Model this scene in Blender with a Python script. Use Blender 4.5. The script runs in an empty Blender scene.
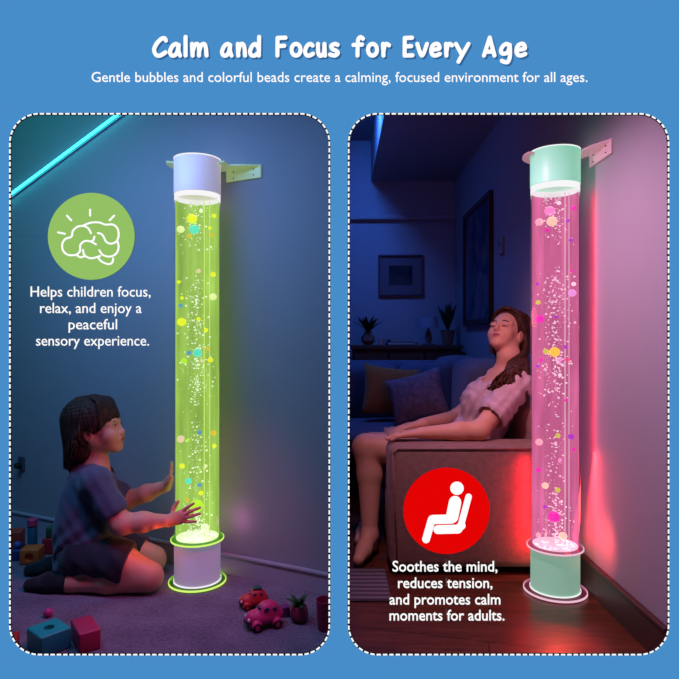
import bpy, bmesh, math, random
import numpy as np
from mathutils import Vector, Matrix
random.seed(7); np.random.seed(7)
C = bpy.context.scene.collection
SC = bpy.context.scene
PI = math.pi
F = 600.0; CX = CY = 339.5; EYE = 0.9

# ------------------------------------------------------------------ helpers
def P(px, py, Y):                      # where a sight line meets the depth Y
    return Vector(((px-CX)/F*Y, Y, EYE-(py-CY)/F*Y))
def floor_at(px, py, z=0.0):
    Y = (EYE-z)*F/(py-CY)
    return Vector(((px-CX)/F*Y, Y, z))
def lin(r, g, b):
    f = lambda c: (c/255/12.92) if c/255 <= .04045 else ((c/255+.055)/1.055)**2.4
    return (f(r), f(g), f(b), 1)

def mat(name, col, rough=.6, metal=0, bump=0, bscale=60, emit=None, estr=0, spec=.4, vary=0, vscale=8, sheen=0, coat=0, sss=0):
    m = bpy.data.materials.new(name); m.use_nodes = True
    nt = m.node_tree; b = nt.nodes['Principled BSDF']
    b.inputs['Base Color'].default_value = col
    b.inputs['Roughness'].default_value = rough
    b.inputs['Metallic'].default_value = metal
    b.inputs['Specular IOR Level'].default_value = spec
    if sheen: b.inputs['Sheen Weight'].default_value = sheen
    if coat: b.inputs['Coat Weight'].default_value = coat
    if sss:
        b.inputs['Subsurface Weight'].default_value = sss
        b.inputs['Subsurface Radius'].default_value = (.012, .005, .003)
    if emit:
        b.inputs['Emission Color'].default_value = emit
        b.inputs['Emission Strength'].default_value = estr
    tc = nt.nodes.new('ShaderNodeTexCoord')
    if bump:
        n = nt.nodes.new('ShaderNodeTexNoise'); n.inputs['Scale'].default_value = bscale; n.inputs['Detail'].default_value = 4
        bp = nt.nodes.new('ShaderNodeBump'); bp.inputs['Strength'].default_value = bump; bp.inputs['Distance'].default_value = .01
        nt.links.new(tc.outputs['Object'], n.inputs['Vector'])
        nt.links.new(n.outputs['Fac'], bp.inputs['Height']); nt.links.new(bp.outputs['Normal'], b.inputs['Normal'])
    if vary:
        n = nt.nodes.new('ShaderNodeTexNoise'); n.inputs['Scale'].default_value = vscale; n.inputs['Detail'].default_value = 6
        r = nt.nodes.new('ShaderNodeValToRGB')
        r.color_ramp.elements[0].position = .3; r.color_ramp.elements[1].position = .7
        r.color_ramp.elements[0].color = tuple(c*(1-vary) for c in col[:3])+(1,)
        r.color_ramp.elements[1].color = tuple(min(1, c*(1+vary)) for c in col[:3])+(1,)
        nt.links.new(tc.outputs['Object'], n.inputs['Vector'])
        nt.links.new(n.outputs['Fac'], r.inputs['Fac']); nt.links.new(r.outputs['Color'], b.inputs['Base Color'])
    return m

def emat(name, col, s=1.0, sample=True):
    m = bpy.data.materials.new(name); m.use_nodes = True
    nt = m.node_tree; nt.nodes.remove(nt.nodes['Principled BSDF'])
    e = nt.nodes.new('ShaderNodeEmission'); e.inputs['Color'].default_value = col; e.inputs['Strength'].default_value = s
    nt.links.new(e.outputs['Emission'], nt.nodes['Material Output'].inputs['Surface'])
    if not sample: m.cycles.emission_sampling = 'NONE'
    return m

def clear_mat(name, tint, gloss=.1, rough=.03, glow=None, gstr=0):
    """clear acrylic: mostly see-through with a polished surface"""
    m = bpy.data.materials.new(name); m.use_nodes = True
    nt = m.node_tree; nt.nodes.remove(nt.nodes['Principled BSDF'])
    t = nt.nodes.new('ShaderNodeBsdfTransparent'); t.inputs['Color'].default_value = tint
    g = nt.nodes.new('ShaderNodeBsdfGlossy'); g.inputs['Roughness'].default_value = rough
    g.inputs['Color'].default_value = (1, 1, 1, 1)
    lw = nt.nodes.new('ShaderNodeFresnel'); lw.inputs['IOR'].default_value = 1.45
    mx = nt.nodes.new('ShaderNodeMixShader')
    mu = nt.nodes.new('ShaderNodeMath'); mu.operation = 'MULTIPLY'; mu.inputs[1].default_value = gloss*10
    mu.use_clamp = True
    nt.links.new(lw.outputs['Fac'], mu.inputs[0]); nt.links.new(mu.outputs[0], mx.inputs['Fac'])
    nt.links.new(t.outputs[0], mx.inputs[1]); nt.links.new(g.outputs[0], mx.inputs[2])
    out = mx
    if glow:
        e = nt.nodes.new('ShaderNodeEmission'); e.inputs['Color'].default_value = glow; e.inputs['Strength'].default_value = gstr
        a = nt.nodes.new('ShaderNodeAddShader')
        nt.links.new(mx.outputs[0], a.inputs[0]); nt.links.new(e.outputs[0], a.inputs[1]); out = a
    nt.links.new(out.outputs[0], nt.nodes['Material Output'].inputs['Surface'])
    return m

def glow_water(name, col, front, back, s):
    """lamp-lit water: the inside of the far wall glows strongly, the outer face is a thin luminous veil"""
    m = bpy.data.materials.new(name); m.use_nodes = True
    nt = m.node_tree; nt.nodes.remove(nt.nodes['Principled BSDF'])
    t = nt.nodes.new('ShaderNodeBsdfTransparent')
    e = nt.nodes.new('ShaderNodeEmission')
    tc = nt.nodes.new('ShaderNodeTexCoord'); mp = nt.nodes.new('ShaderNodeMapping'); mp.inputs['Scale'].default_value = (14, 14, 2.2)
    n = nt.nodes.new('ShaderNodeTexNoise'); n.inputs['Scale'].default_value = 1.6; n.inputs['Detail'].default_value = 5
    r = nt.nodes.new('ShaderNodeValToRGB')
    r.color_ramp.elements[0].position = .3; r.color_ramp.elements[1].position = .72
    r.color_ramp.elements[0].color = tuple(c*.62 for c in col[:3])+(1,)
    r.color_ramp.elements[1].color = tuple(min(1, c*1.18+.02) for c in col[:3])+(1,)
    nt.links.new(tc.outputs['Object'], mp.inputs['Vector']); nt.links.new(mp.outputs[0], n.inputs['Vector'])
    nt.links.new(n.outputs['Fac'], r.inputs['Fac']); nt.links.new(r.outputs['Color'], e.inputs['Color'])
    e.inputs['Strength'].default_value = s
    g = nt.nodes.new('ShaderNodeNewGeometry')
    mr = nt.nodes.new('ShaderNodeMapRange'); mr.inputs['To Min'].default_value = front; mr.inputs['To Max'].default_value = back
    nt.links.new(g.outputs['Backfacing'], mr.inputs['Value'])
    mx = nt.nodes.new('ShaderNodeMixShader')
    nt.links.new(mr.outputs[0], mx.inputs['Fac']); nt.links.new(t.outputs[0], mx.inputs[1]); nt.links.new(e.outputs[0], mx.inputs[2])
    nt.links.new(mx.outputs[0], nt.nodes['Material Output'].inputs['Surface'])
    return m

def tag(o, label=None, cat=None, group=None, kind=None):
    if label: o['label'] = label
    if cat: o['category'] = cat
    if group: o['group'] = group
    if kind: o['kind'] = kind
    return o
def thing(name, label, cat, loc=(0, 0, 0), rz=0, group=None):
    o = bpy.data.objects.new(name, None); C.objects.link(o)
    o.location = loc; o.rotation_euler = (0, 0, rz); o.empty_display_size = .05
    return tag(o, label, cat, group)
def link(name, me, m=None, parent=None, smooth=False):
    if m is not None:
        me.materials.clear()
        for x in (m if isinstance(m, (list, tuple)) else [m]): me.materials.append(x)
    if smooth:
        for p in me.polygons: p.use_smooth = True
    o = bpy.data.objects.new(name, me); C.objects.link(o)
    if parent is not None: o.parent = parent
    return o
def obj(name, bm, m, parent=None, smooth=False):
    me = bpy.data.meshes.new(name)
    bmesh.ops.recalc_face_normals(bm, faces=bm.faces[:])
    bm.to_mesh(me); bm.free()
    o = link(name, me, m, parent)
    if smooth:
        for p in me.polygons: p.use_smooth = True
        if smooth != 'all':
            me.set_sharp_from_angle(angle=math.radians(40))
    return o

def add_box(bm, c, s, bev=0, seg=2, rz=0, rot=None):
    t = bmesh.new(); bmesh.ops.create_cube(t, size=1)
    for v in t.verts: v.co = Vector((v.co.x*s[0], v.co.y*s[1], v.co.z*s[2]))
    if bev: bmesh.ops.bevel(t, geom=t.edges[:], offset=bev, segments=seg, affect='EDGES', profile=.5)
    M = Matrix.Translation(c) @ (rot.to_4x4() if rot is not None else Matrix.Rotation(rz, 4, 'Z'))
    t.transform(M); merge(bm, t)
def merge(bm, t):
    me = bpy.data.meshes.new('tmp'); t.to_mesh(me); t.free(); bm.from_mesh(me); bpy.data.meshes.remove(me)
def add_lathe(bm, prof, c=(0, 0, 0), n=48, rot=None, caps=True):
    t = bmesh.new(); rings = []
    for r, z in prof:
        rings.append([t.verts.new((r*math.cos(2*PI*i/n), r*math.sin(2*PI*i/n), z)) for i in range(n)])
    for a, b in zip(rings, rings[1:]):
        for i in range(n): t.faces.new((a[i], a[(i+1) % n], b[(i+1) % n], b[i]))
    if caps:
        t.faces.new(rings[0][::-1]); t.faces.new(rings[-1])
    M = Matrix.Translation(c)
    if rot is not None: M = M @ rot.to_4x4()
    t.transform(M); merge(bm, t)
def add_tube(bm, pts, r, n=8, caps=True):
    pts = [Vector(p) for p in pts]; t = bmesh.new(); rings = []
    for i, p in enumerate(pts):
        d = (pts[min(i+1, len(pts)-1)]-pts[max(i-1, 0)]).normalized()
        a = d.cross(Vector((0, 0, 1)) if abs(d.z) < .9 else Vector((1, 0, 0))).normalized(); b = d.cross(a)
        rr = r[i] if isinstance(r, (list, tuple)) else r
        rings.append([t.verts.new(p+a*rr*math.cos(2*PI*k/n)+b*rr*math.sin(2*PI*k/n)) for k in range(n)])
    for a, b in zip(rings, rings[1:]):
        for i in range(n): t.faces.new((a[i], a[(i+1) % n], b[(i+1) % n], b[i]))
    if caps: t.faces.new(rings[0][::-1]); t.faces.new(rings[-1])
    merge(bm, t)
def add_ball(bm, c, r, s=(1, 1, 1), sub=2, rot=None):
    t = bmesh.new(); bmesh.ops.create_icosphere(t, subdivisions=sub, radius=1)
    for v in t.verts: v.co = Vector((v.co.x*r*s[0], v.co.y*r*s[1], v.co.z*r*s[2]))
    t.transform(Matrix.Translation(c) @ (rot.to_4x4() if rot is not None else Matrix.Identity(4))); merge(bm, t)
def catmull(pts, n=8, closed=False):
    pts = [Vector(p) for p in pts]
    if len(pts) < 3: return pts
    out = []; N = len(pts)
    rng = range(N) if closed else range(N-1)
    for i in rng:
        g = (lambda k: pts[k % N]) if closed else (lambda k: pts[min(max(k, 0), N-1)])
        p0, p1, p2, p3 = g(i-1), g(i), g(i+1), g(i+2)
        for j in range(n):
            t = j/n
            out.append(.5*((2*p1)+(p2-p0)*t+(2*p0-5*p1+4*p2-p3)*t*t+(3*p1-p0-3*p2+p3)*t**3))
    out.append(pts[0] if closed else pts[-1])
    return out

# flat stroke lettering: px polylines -> solid strokes standing at depth Y
def stroke_bm(paths, rpx, Y, depth, bm=None, smooth=True, shift=(0, 0)):
    bm = bm or bmesh.new(); k = Y/F
    for path in paths:
        rr = rpx
        if isinstance(path, tuple): path, rr = path
        pts = catmull([(x, y) for x, y in path], 7) if smooth and len(path) > 2 else [Vector(p) for p in path]
        pts = [Vector(((p[0]+shift[0]-CX)*k, EYE-(p[1]+shift[1]-CY)*k)) for p in pts]
        r = rr*k
        def prism(poly):
            a = [bm.verts.new((x, Y, z)) for x, z in poly]; b = [bm.verts.new((x, Y+depth, z)) for x, z in poly]
            bm.faces.new(a); bm.faces.new(b[::-1])
            for i in range(len(a)): j = (i+1) % len(a); bm.faces.new((a[j], a[i], b[i], b[j]))
        for p in pts: prism([(p.x+r*math.cos(2*PI*i/14), p.y+r*math.sin(2*PI*i/14)) for i in range(14)])
        for a, b in zip(pts, pts[1:]):
            d = b-a
            if d.length < 1e-6: continue
            d.normalize(); nrm = Vector((-d.y, d.x))*r
            prism([tuple(a-nrm), tuple(b-nrm), tuple(b+nrm), tuple(a+nrm)])
    return bm
def face_slots(o, thr=.5):
    """slot 0 on faces looking at -Y, slot 1 on the rest"""
    for p in o.data.polygons: p.material_index = 0 if p.normal.y < -thr else 1

def text_bm(lines, Y, depth, bm=None, bold=0):
    """lines: (text, x0px, x1px, baseline px, em px)"""
    bm = bm or bmesh.new(); dg = None
    for body, x0, x1, by, em in lines:
        cu = bpy.data.curves.new('t', 'FONT'); cu.body = body; cu.size = 1; cu.extrude = .5; cu.offset = bold; cu.resolution_u = 3
        o = bpy.data.objects.new('t', cu); C.objects.link(o)
        dg = bpy.context.evaluated_depsgraph_get(); dg.update()
        me = bpy.data.meshes.new_from_object(o.evaluated_get(dg))
        bpy.data.objects.remove(o); bpy.data.curves.remove(cu)
        co = np.empty(len(me.vertices)*3); me.vertices.foreach_get('co', co); co = co.reshape(-1, 3)
        a, b = co[:, 0].min(), co[:, 0].max()
        px = x0+(co[:, 0]-a)/(b-a)*(x1-x0); py = by-co[:, 1]*em
        out = np.stack([(px-CX)/F*Y, Y+(.5-co[:, 2])*depth, EYE-(py-CY)/F*Y], 1)
        me.vertices.foreach_set('co', out.ravel()); bm.from_mesh(me); bpy.data.meshes.remove(me)
    return bm

# ------------------------------------------------------------------ signed-distance bodies (one continuous surface per body)
class SDF:
    def __init__(s, lo, hi, h):
        s.lo = np.array(lo, float); s.h = h
        s.n = np.ceil((np.array(hi)-s.lo)/h).astype(int)+1
        s.D = np.full(s.n, .2, np.float32)
    def like(s):
        o = SDF(s.lo, s.lo, s.h); o.n = s.n.copy(); o.D = np.full(s.n, .2, np.float32); return o
    def _loc(s, lo, hi):
        a = np.clip(np.floor((np.array(lo)-s.lo)/s.h).astype(int), 0, s.n); b = np.clip(np.ceil((np.array(hi)-s.lo)/s.h).astype(int)+1, 0, s.n)
        sl = tuple(slice(x, y) for x, y in zip(a, b))
        ax = [(s.lo[i]+s.h*np.arange(a[i], b[i])).astype(np.float32) for i in range(3)]
        return sl, np.meshgrid(*ax, indexing='ij', sparse=True)
    def _put(s, sl, d, k, op):
        if d.size == 0: return
        A = s.D[sl]
        if op == 's': d = -d; hh = np.maximum(k-np.abs(A-d), 0)/max(k, 1e-6); s.D[sl] = np.maximum(A, d)+hh*hh*k/4
        else: hh = np.maximum(k-np.abs(A-d), 0)/max(k, 1e-6); s.D[sl] = np.minimum(A, d)-hh*hh*k/4
    def cap(s, a, b, ra, rb=None, k=.02, op='u', flat=None):
        rb = ra if rb is None else rb
        a = np.array(a, float); b = np.array(b, float); m = max(ra, rb)+k+.03
        sl, (x, y, z) = s._loc(np.minimum(a, b)-m, np.maximum(a, b)+m)
        d = b-a; L = max(float(d@d), 1e-9)
        px, py, pz = x-a[0], y-a[1], z-a[2]
        t = np.clip((px*d[0]+py*d[1]+pz*d[2])/L, 0, 1)
        ex, ey, ez = px-t*d[0], py-t*d[1], pz-t*d[2]
        s._put(sl, np.sqrt(ex*ex+ey*ey+ez*ez)-(ra+(rb-ra)*t), k, op)
        return s
    def chain(s, pts, rs, k=.02, op='u'):
        for i in range(len(pts)-1): s.cap(pts[i], pts[i+1], rs[i], rs[i+1], k, op)
    def ell(s, c, r, R=None, k=.02, op='u'):
        c = np.array(c, float); m = max(r)+k+.03
        sl, (x, y, z) = s._loc(c-m, c+m)
        px, py, pz = x-c[0], y-c[1], z-c[2]
        R = np.eye(3) if R is None else np.array(R)
        q = [px*R[0, i]+py*R[1, i]+pz*R[2, i] for i in range(3)]
        k0 = np.sqrt(sum((q[i]/r[i])**2 for i in range(3))); k1 = np.sqrt(sum((q[i]/r[i]**2)**2 for i in range(3)))
        s._put(sl, k0*(k0-1)/np.maximum(k1, 1e-6), k, op)
        return s
    def plane(s, p, n, k=.006):            # keep the side the normal points away from
        n = np.array(n, float); n /= np.linalg.norm(n)
        sl, (x, y, z) = s._loc(s.lo, s.lo+s.h*s.n)
        d = (x-p[0])*n[0]+(y-p[1])*n[1]+(z-p[2])*n[2]
        hh = np.maximum(k-np.abs(s.D-d), 0)/k
        s.D = (np.maximum(s.D, d)+hh*hh*k/4).astype(np.float32)
    def ripple(s, fn):
        sl, (x, y, z) = s._loc(s.lo, s.lo+s.h*s.n)
        s.D = (s.D+fn(x, y, z)).astype(np.float32)
    def minus(s, o, off=0):
        s.D = np.maximum(s.D, -(o.D+off)).astype(np.float32)
    def mesh(s, name):
        D = s.D; ins = D < 0
        nx, ny, nz = D.shape; cnt = np.zeros((nx-1, ny-1, nz-1), np.int8)
        for i in (0, 1):
            for j in (0, 1):
                for k in (0, 1): cnt += ins[i:nx-1+i, j:ny-1+j, k:nz-1+k]
        I = np.argwhere((cnt > 0) & (cnt < 8)); idx = np.full(cnt.shape, -1, np.int64); idx[tuple(I.T)] = np.arange(len(I))
        acc = np.zeros((len(I), 3)); num = np.zeros(len(I))
        corners = [(i, j, k) for i in (0, 1) for j in (0, 1) for k in (0, 1)]
        for a in corners:
            for ax in range(3):
                if a[ax]: continue
                b = list(a); b[ax] = 1
                da = D[I[:, 0]+a[0], I[:, 1]+a[1], I[:, 2]+a[2]]; db = D[I[:, 0]+b[0], I[:, 1]+b[1], I[:, 2]+b[2]]
                c = (da < 0) != (db < 0); t = np.where(c, da/np.where(c, da-db, 1), 0)
                p = np.tile(np.array(a, float), (len(I), 1)); p[:, ax] = t
                acc[c] += p[c]; num[c] += 1
        V = s.lo+s.h*(I+acc/num[:, None])
        Q = []
        for ax in range(3):
            u, v = [(1, 2), (2, 0), (0, 1)][ax]
            A = [slice(None)]*3; B = [slice(None)]*3; A[ax] = slice(0, -1); B[ax] = slice(1, None)
            E = np.argwhere(ins[tuple(A)] != ins[tuple(B)])
            E = E[(E[:, u] > 0) & (E[:, v] > 0) & (E[:, u] < D.shape[u]-1) & (E[:, v] < D.shape[v]-1)]
            if not len(E): continue
            fl = ins[tuple(A)][tuple(E.T)]
            def cell(du, dv):
                e = E.copy(); e[:, u] += du; e[:, v] += dv; return idx[tuple(e.T)]
            q = np.stack([cell(-1, -1), cell(0, -1), cell(0, 0), cell(-1, 0)], 1)
            q[~fl] = q[~fl][:, ::-1]; Q.append(q)
        Q = np.concatenate(Q)
        me = bpy.data.meshes.new(name)
        me.vertices.add(len(V)); me.vertices.foreach_set('co', V.ravel())
        me.loops.add(Q.size); me.loops.foreach_set('vertex_index', Q.ravel().astype(np.int32))
        me.polygons.add(len(Q)); me.polygons.foreach_set('loop_start', (np.arange(len(Q))*4).astype(np.int32))
        me.polygons.foreach_set('use_smooth', np.ones(len(Q), bool))
        me.update(calc_edges=True); me.validate()
        return me

# ------------------------------------------------------------------ camera, world, view
cam = bpy.data.cameras.new('camera'); co = bpy.data.objects.new('camera', cam); C.objects.link(co)
co.location = (0, 0, EYE); co.rotation_euler = (PI/2, 0, 0)
cam.sensor_width = 36; cam.lens = F/679*36; cam.clip_start = .05
SC.camera = co
SC.view_settings.view_transform = 'Standard'; SC.view_settings.look = 'None'
SC.view_settings.gamma = 1; SC.view_settings.exposure = 0; SC.view_settings.use_curve_mapping = False
SC.cycles.use_denoising = True
SC.cycles.transparent_max_bounces = 24
SC.cycles.caustics_reflective = False; SC.cycles.caustics_refractive = False
SC.cycles.sample_clamp_indirect = 4
w = bpy.data.worlds.new('world'); SC.world = w; w.use_nodes = True
w.node_tree.nodes['Background'].inputs['Color'].default_value = (.10, .13, .30, 1)
w.node_tree.nodes['Background'].inputs['Strength'].default_value = .05

# ------------------------------------------------------------------ the setting
def struct(name, bm, m, smooth=False):
    o = obj(name, bm, m, None, smooth); o['kind'] = 'structure'; return o
BY = 1.58                                            # the display board stands here
CEIL = 2.45
LW = lambda x: 2.114+.5036*(-.0333-x)                # the left room's long wall, as depth over x
LDIR = Vector((1, -.5036, 0)).normalized(); LNRM = Vector((-.5036, -1, 0)).normalized()
LANG = math.atan2(LDIR.y, LDIR.x)

M_wallL = mat('wall_paint_left', lin(150, 152, 160), .75, bump=.05, bscale=180)
M_wallR = mat('wall_paint_right', lin(176, 170, 178), .7, bump=.05, bscale=180)
M_ceil = mat('ceiling_paint', lin(150, 150, 160), .8)
M_trimL = mat('trim_paint', lin(165, 162, 175), .45)
M_trimR = mat('dark_trim', lin(74, 48, 44), .45)

def carpet_mat():
    m = mat('carpet', lin(118, 104, 128), .95, sheen=.3)
    nt = m.node_tree; b = nt.nodes['Principled BSDF']; tc = nt.nodes['Texture Coordinate']
    n1 = nt.nodes.new('ShaderNodeTexNoise'); n1.inputs['Scale'].default_value = 85; n1.inputs['Detail'].default_value = 6; n1.inputs['Roughness'].default_value = .75
    n2 = nt.nodes.new('ShaderNodeTexNoise'); n2.inputs['Scale'].default_value = 9
    r = nt.nodes.new('ShaderNodeValToRGB'); r.color_ramp.elements[0].position = .35; r.color_ramp.elements[1].position = .68
    r.color_ramp.elements[0].color = lin(70, 60, 80); r.color_ramp.elements[1].color = lin(150, 134, 156)
    ad = nt.nodes.new('ShaderNodeMath'); ad.operation = 'MULTIPLY_ADD'; ad.inputs[1].default_value = .3; 
    nt.links.new(tc.outputs['Object'], n1.inputs['Vector']); nt.links.new(tc.outputs['Object'], n2.inputs['Vector'])
    nt.links.new(n2.outputs['Fac'], ad.inputs[0]); 
    sc = nt.nodes.new('ShaderNodeMath'); sc.operation = 'MULTIPLY'; sc.inputs[1].default_value = .72
    nt.links.new(n1.outputs['Fac'], sc.inputs[0]); nt.links.new(sc.outputs[0], ad.inputs[2])
    nt.links.new(ad.outputs[0], r.inputs['Fac']); nt.links.new(r.outputs['Color'], b.inputs['Base Color'])
    bp = nt.nodes.new('ShaderNodeBump'); bp.inputs['Strength'].default_value = .8; bp.inputs['Distance'].default_value = .012
    nt.links.new(n1.outputs['Fac'], bp.inputs['Height']); nt.links.new(bp.outputs['Normal'], b.inputs['Normal'])
    return m
def wood_floor_mat():
    m = mat('wood_floor', lin(110, 62, 42), .32, spec=.5)
    nt = m.node_tree; b = nt.nodes['Principled BSDF']; tc = nt.nodes['Texture Coordinate']
    mp = nt.nodes.new('ShaderNodeMapping'); mp.inputs['Rotation'].default_value = (0, 0, math.radians(14))
    br = nt.nodes.new('ShaderNodeTexBrick'); br.inputs['Scale'].default_value = 1; br.inputs['Brick Width'].default_value = .9; br.inputs['Row Height'].default_value = .115
    br.inputs['Mortar Size'].default_value = .0016; br.inputs['Color1'].default_value = lin(120, 66, 42); br.inputs['Color2'].default_value = lin(92, 48, 34); br.inputs['Mortar'].default_value = lin(40, 20, 16)
    mp2 = nt.nodes.new('ShaderNodeMapping'); mp2.inputs['Rotation'].default_value = (0, 0, math.radians(14)); mp2.inputs['Scale'].default_value = (2.2, 22, 1)
    n = nt.nodes.new('ShaderNodeTexNoise'); n.inputs['Scale'].default_value = 2.2; n.inputs['Detail'].default_value = 7; n.inputs['Distortion'].default_value = 1.2
    kn = nt.nodes.new('ShaderNodeTexVoronoi'); kn.inputs['Scale'].default_value = 3.1
    mp3 = nt.nodes.new('ShaderNodeMapping'); mp3.inputs['Rotation'].default_value = (0, 0, math.radians(14)); mp3.inputs['Scale'].default_value = (1, 2.4, 1)
    r2 = nt.nodes.new('ShaderNodeValToRGB'); r2.color_ramp.elements[0].position = .03; r2.color_ramp.elements[1].position = .10
    r2.color_ramp.elements[0].color = (.25, .2, .2, 1); r2.color_ramp.elements[1].color = (1, 1, 1, 1)
    r = nt.nodes.new('ShaderNodeValToRGB'); r.color_ramp.elements[0].position = .32; r.color_ramp.elements[1].position = .68
    r.color_ramp.elements[0].color = (.45, .42, .4, 1); r.color_ramp.elements[1].color = (1, 1, 1, 1)
    m1 = nt.nodes.new('ShaderNodeMixRGB'); m1.blend_type = 'MULTIPLY'; m1.inputs[0].default_value = 1
    m2 = nt.nodes.new('ShaderNodeMixRGB'); m2.blend_type = 'MULTIPLY'; m2.inputs[0].default_value = .8
    L = nt.links.new
    L(tc.outputs['Object'], mp.inputs['Vector']); L(mp.outputs[0], br.inputs['Vector'])
    L(tc.outputs['Object'], mp2.inputs['Vector']); L(mp2.outputs[0], n.inputs['Vector'])
    L(tc.outputs['Object'], mp3.inputs['Vector']); L(mp3.outputs[0], kn.inputs['Vector'])
    L(n.outputs['Fac'], r.inputs['Fac']); L(kn.outputs['Distance'], r2.inputs['Fac'])
    L(br.outputs['Color'], m1.inputs[1]); L(r.outputs['Color'], m1.inputs[2])
    L(m1.outputs[0], m2.inputs[1]); L(r2.outputs['Color'], m2.inputs[2]); L(m2.outputs[0], b.inputs['Base Color'])
    return m
M_carpet = carpet_mat(); M_wood = wood_floor_mat()

bm = bmesh.new(); add_box(bm, (-1.31, 2.52, -.05), (2.62, 1.9, .1)); struct('floor_carpet', bm, M_carpet)
bm = bmesh.new(); add_box(bm, (.51, 3.16, -.05), (1.02, 3.18, .1)); struct('floor_wood', bm, M_wood)
# left room: the long slanting wall, its end wall, the thin partition between the rooms, the ceiling
bm = bmesh.new(); a = Vector((-2.62, LW(-2.62), 0)); b = Vector((0, LW(0), 0)); mid = (a+b)/2-LNRM*.03
add_box(bm, (mid.x, mid.y, CEIL/2), ((b-a).length, .06, CEIL), rz=LANG); struct('wall_back', bm, M_wallL)
bm = bmesh.new(); add_box(bm, (-2.6, 2.5, CEIL/2), (.04, 1.84, CEIL)); struct('wall_left', bm, M_wallL)
bm = bmesh.new(); add_box(bm, (0, 3.16, CEIL/2), (.02, 3.12, CEIL)); struct('wall_partition', bm, M_wallR)
bm = bmesh.new(); add_box(bm, (-1.31, 2.52, CEIL+.03), (2.62, 1.9, .06)); struct('ceiling_left', bm, M_ceil)
bm = bmesh.new()                                                    # moulded skirting: a board with a rounded cap
c = (a+b)/2+LNRM*.006
add_box(bm, (c.x, c.y, .033), ((b-a).length-.05, .012, .066), rz=LANG)
c = (a+b)/2+LNRM*.009
add_box(bm, (c.x, c.y, .074), ((b-a).length-.05, .018, .013), .004, 2, rz=LANG)
struct('baseboard_left', bm, M_trimL)
# right room
RX = .90; RB = 4.68; SOF = 2.137
bm = bmesh.new(); add_box(bm, (RX+.03, 3.16, CEIL/2), (.06, 3.18, CEIL)); struct('wall_right', bm, M_wallR)
bm = bmesh.new(); add_box(bm, (.45, RB+.03, CEIL/2), (.9, .06, CEIL)); struct('wall_far', bm, M_wallR)
bm = bmesh.new(); add_box(bm, (.45, 3.14, CEIL+.03), (.98, 3.1, .06)); struct('ceiling_right', bm, M_ceil)
bm = bmesh.new(); add_box(bm, (.573, 3.14, (SOF+CEIL)/2), (.655, 3.08, CEIL-SOF-.002)); struct('ceiling_soffit', bm, M_ceil)
bm = bmesh.new(); add_box(bm, (.455, RB-.025, 1.845), (.885, .05, .035), .008); struct('trim_1', bm, M_wallR)
bm = bmesh.new()
add_box(bm, (RX-.006, 3.13, .05), (.012, 3.0, .10)); add_box(bm, (RX-.009, 3.13, .107), (.018, 3.0, .014), .004)
struct('baseboard_right', bm, M_trimR)

# ------------------------------------------------------------------ the display board: one blue sheet with two rounded openings, glow added for its flat colour
M_blue = emat('glowing_blue_sheet', lin(71, 141, 201), 1, False); M_edge = mat('board_edge', lin(20, 26, 52), .6)
M_white = emat('glowing_white_sheet', (1, 1, 1, 1), 1, False); M_shade = emat('drop_shadow_blue', lin(48, 98, 152), 1, False)
board = thing('display_board', 'wide light blue display board with two rounded openings onto two rooms', 'board', (0, BY, 0))
OPEN = [(10.2, 114, 329.3, 654.3), (348.7, 114, 668.2, 654.3)]
def rrect_px(x0, y0, x1, y1, r, n=14):
    out = []
    for cx, cy, a0 in ((x1-r, y0+r, -90), (x1-r, y1-r, 0), (x0+r, y1-r, 90), (x0+r, y0+r, 180)):
        for i in range(n+1):
            a = math.radians(a0+90*i/n); out.append((cx+r*math.cos(a), cy+r*math.sin(a)))
    return out
cu = bpy.data.curves.new('b', 'CURVE'); cu.dimensions = '2D'; cu.fill_mode = 'BOTH'; cu.extrude = .0025
def spl(pts):
    s = cu.splines.new('POLY'); s.points.add(len(pts)-1); s.use_cyclic_u = True
    for q, (x, z) in zip(s.points, pts): q.co = (x, z, 0, 1)
spl([(-2.62, 0), (2.62, 0), (2.62, 2.5), (-2.62, 2.5)])
for op in OPEN:
    spl([((x-CX)/F*BY, EYE-(y-CY)/F*BY) for x, y in rrect_px(*op, 29)])
o = bpy.data.objects.new('b', cu); C.objects.link(o); dg = bpy.context.evaluated_depsgraph_get(); dg.update()
me = bpy.data.meshes.new_from_object(o.evaluated_get(dg)); bpy.data.objects.remove(o)
me.transform(Matrix.Rotation(PI/2, 4, 'X')); me.transform(Matrix.Translation((0, .0025, 0)))
fp = link('face_panel', me, [M_blue, M_edge], board)
for p in me.polygons: p.material_index = 0 if p.normal.y < -.5 else 1
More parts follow.
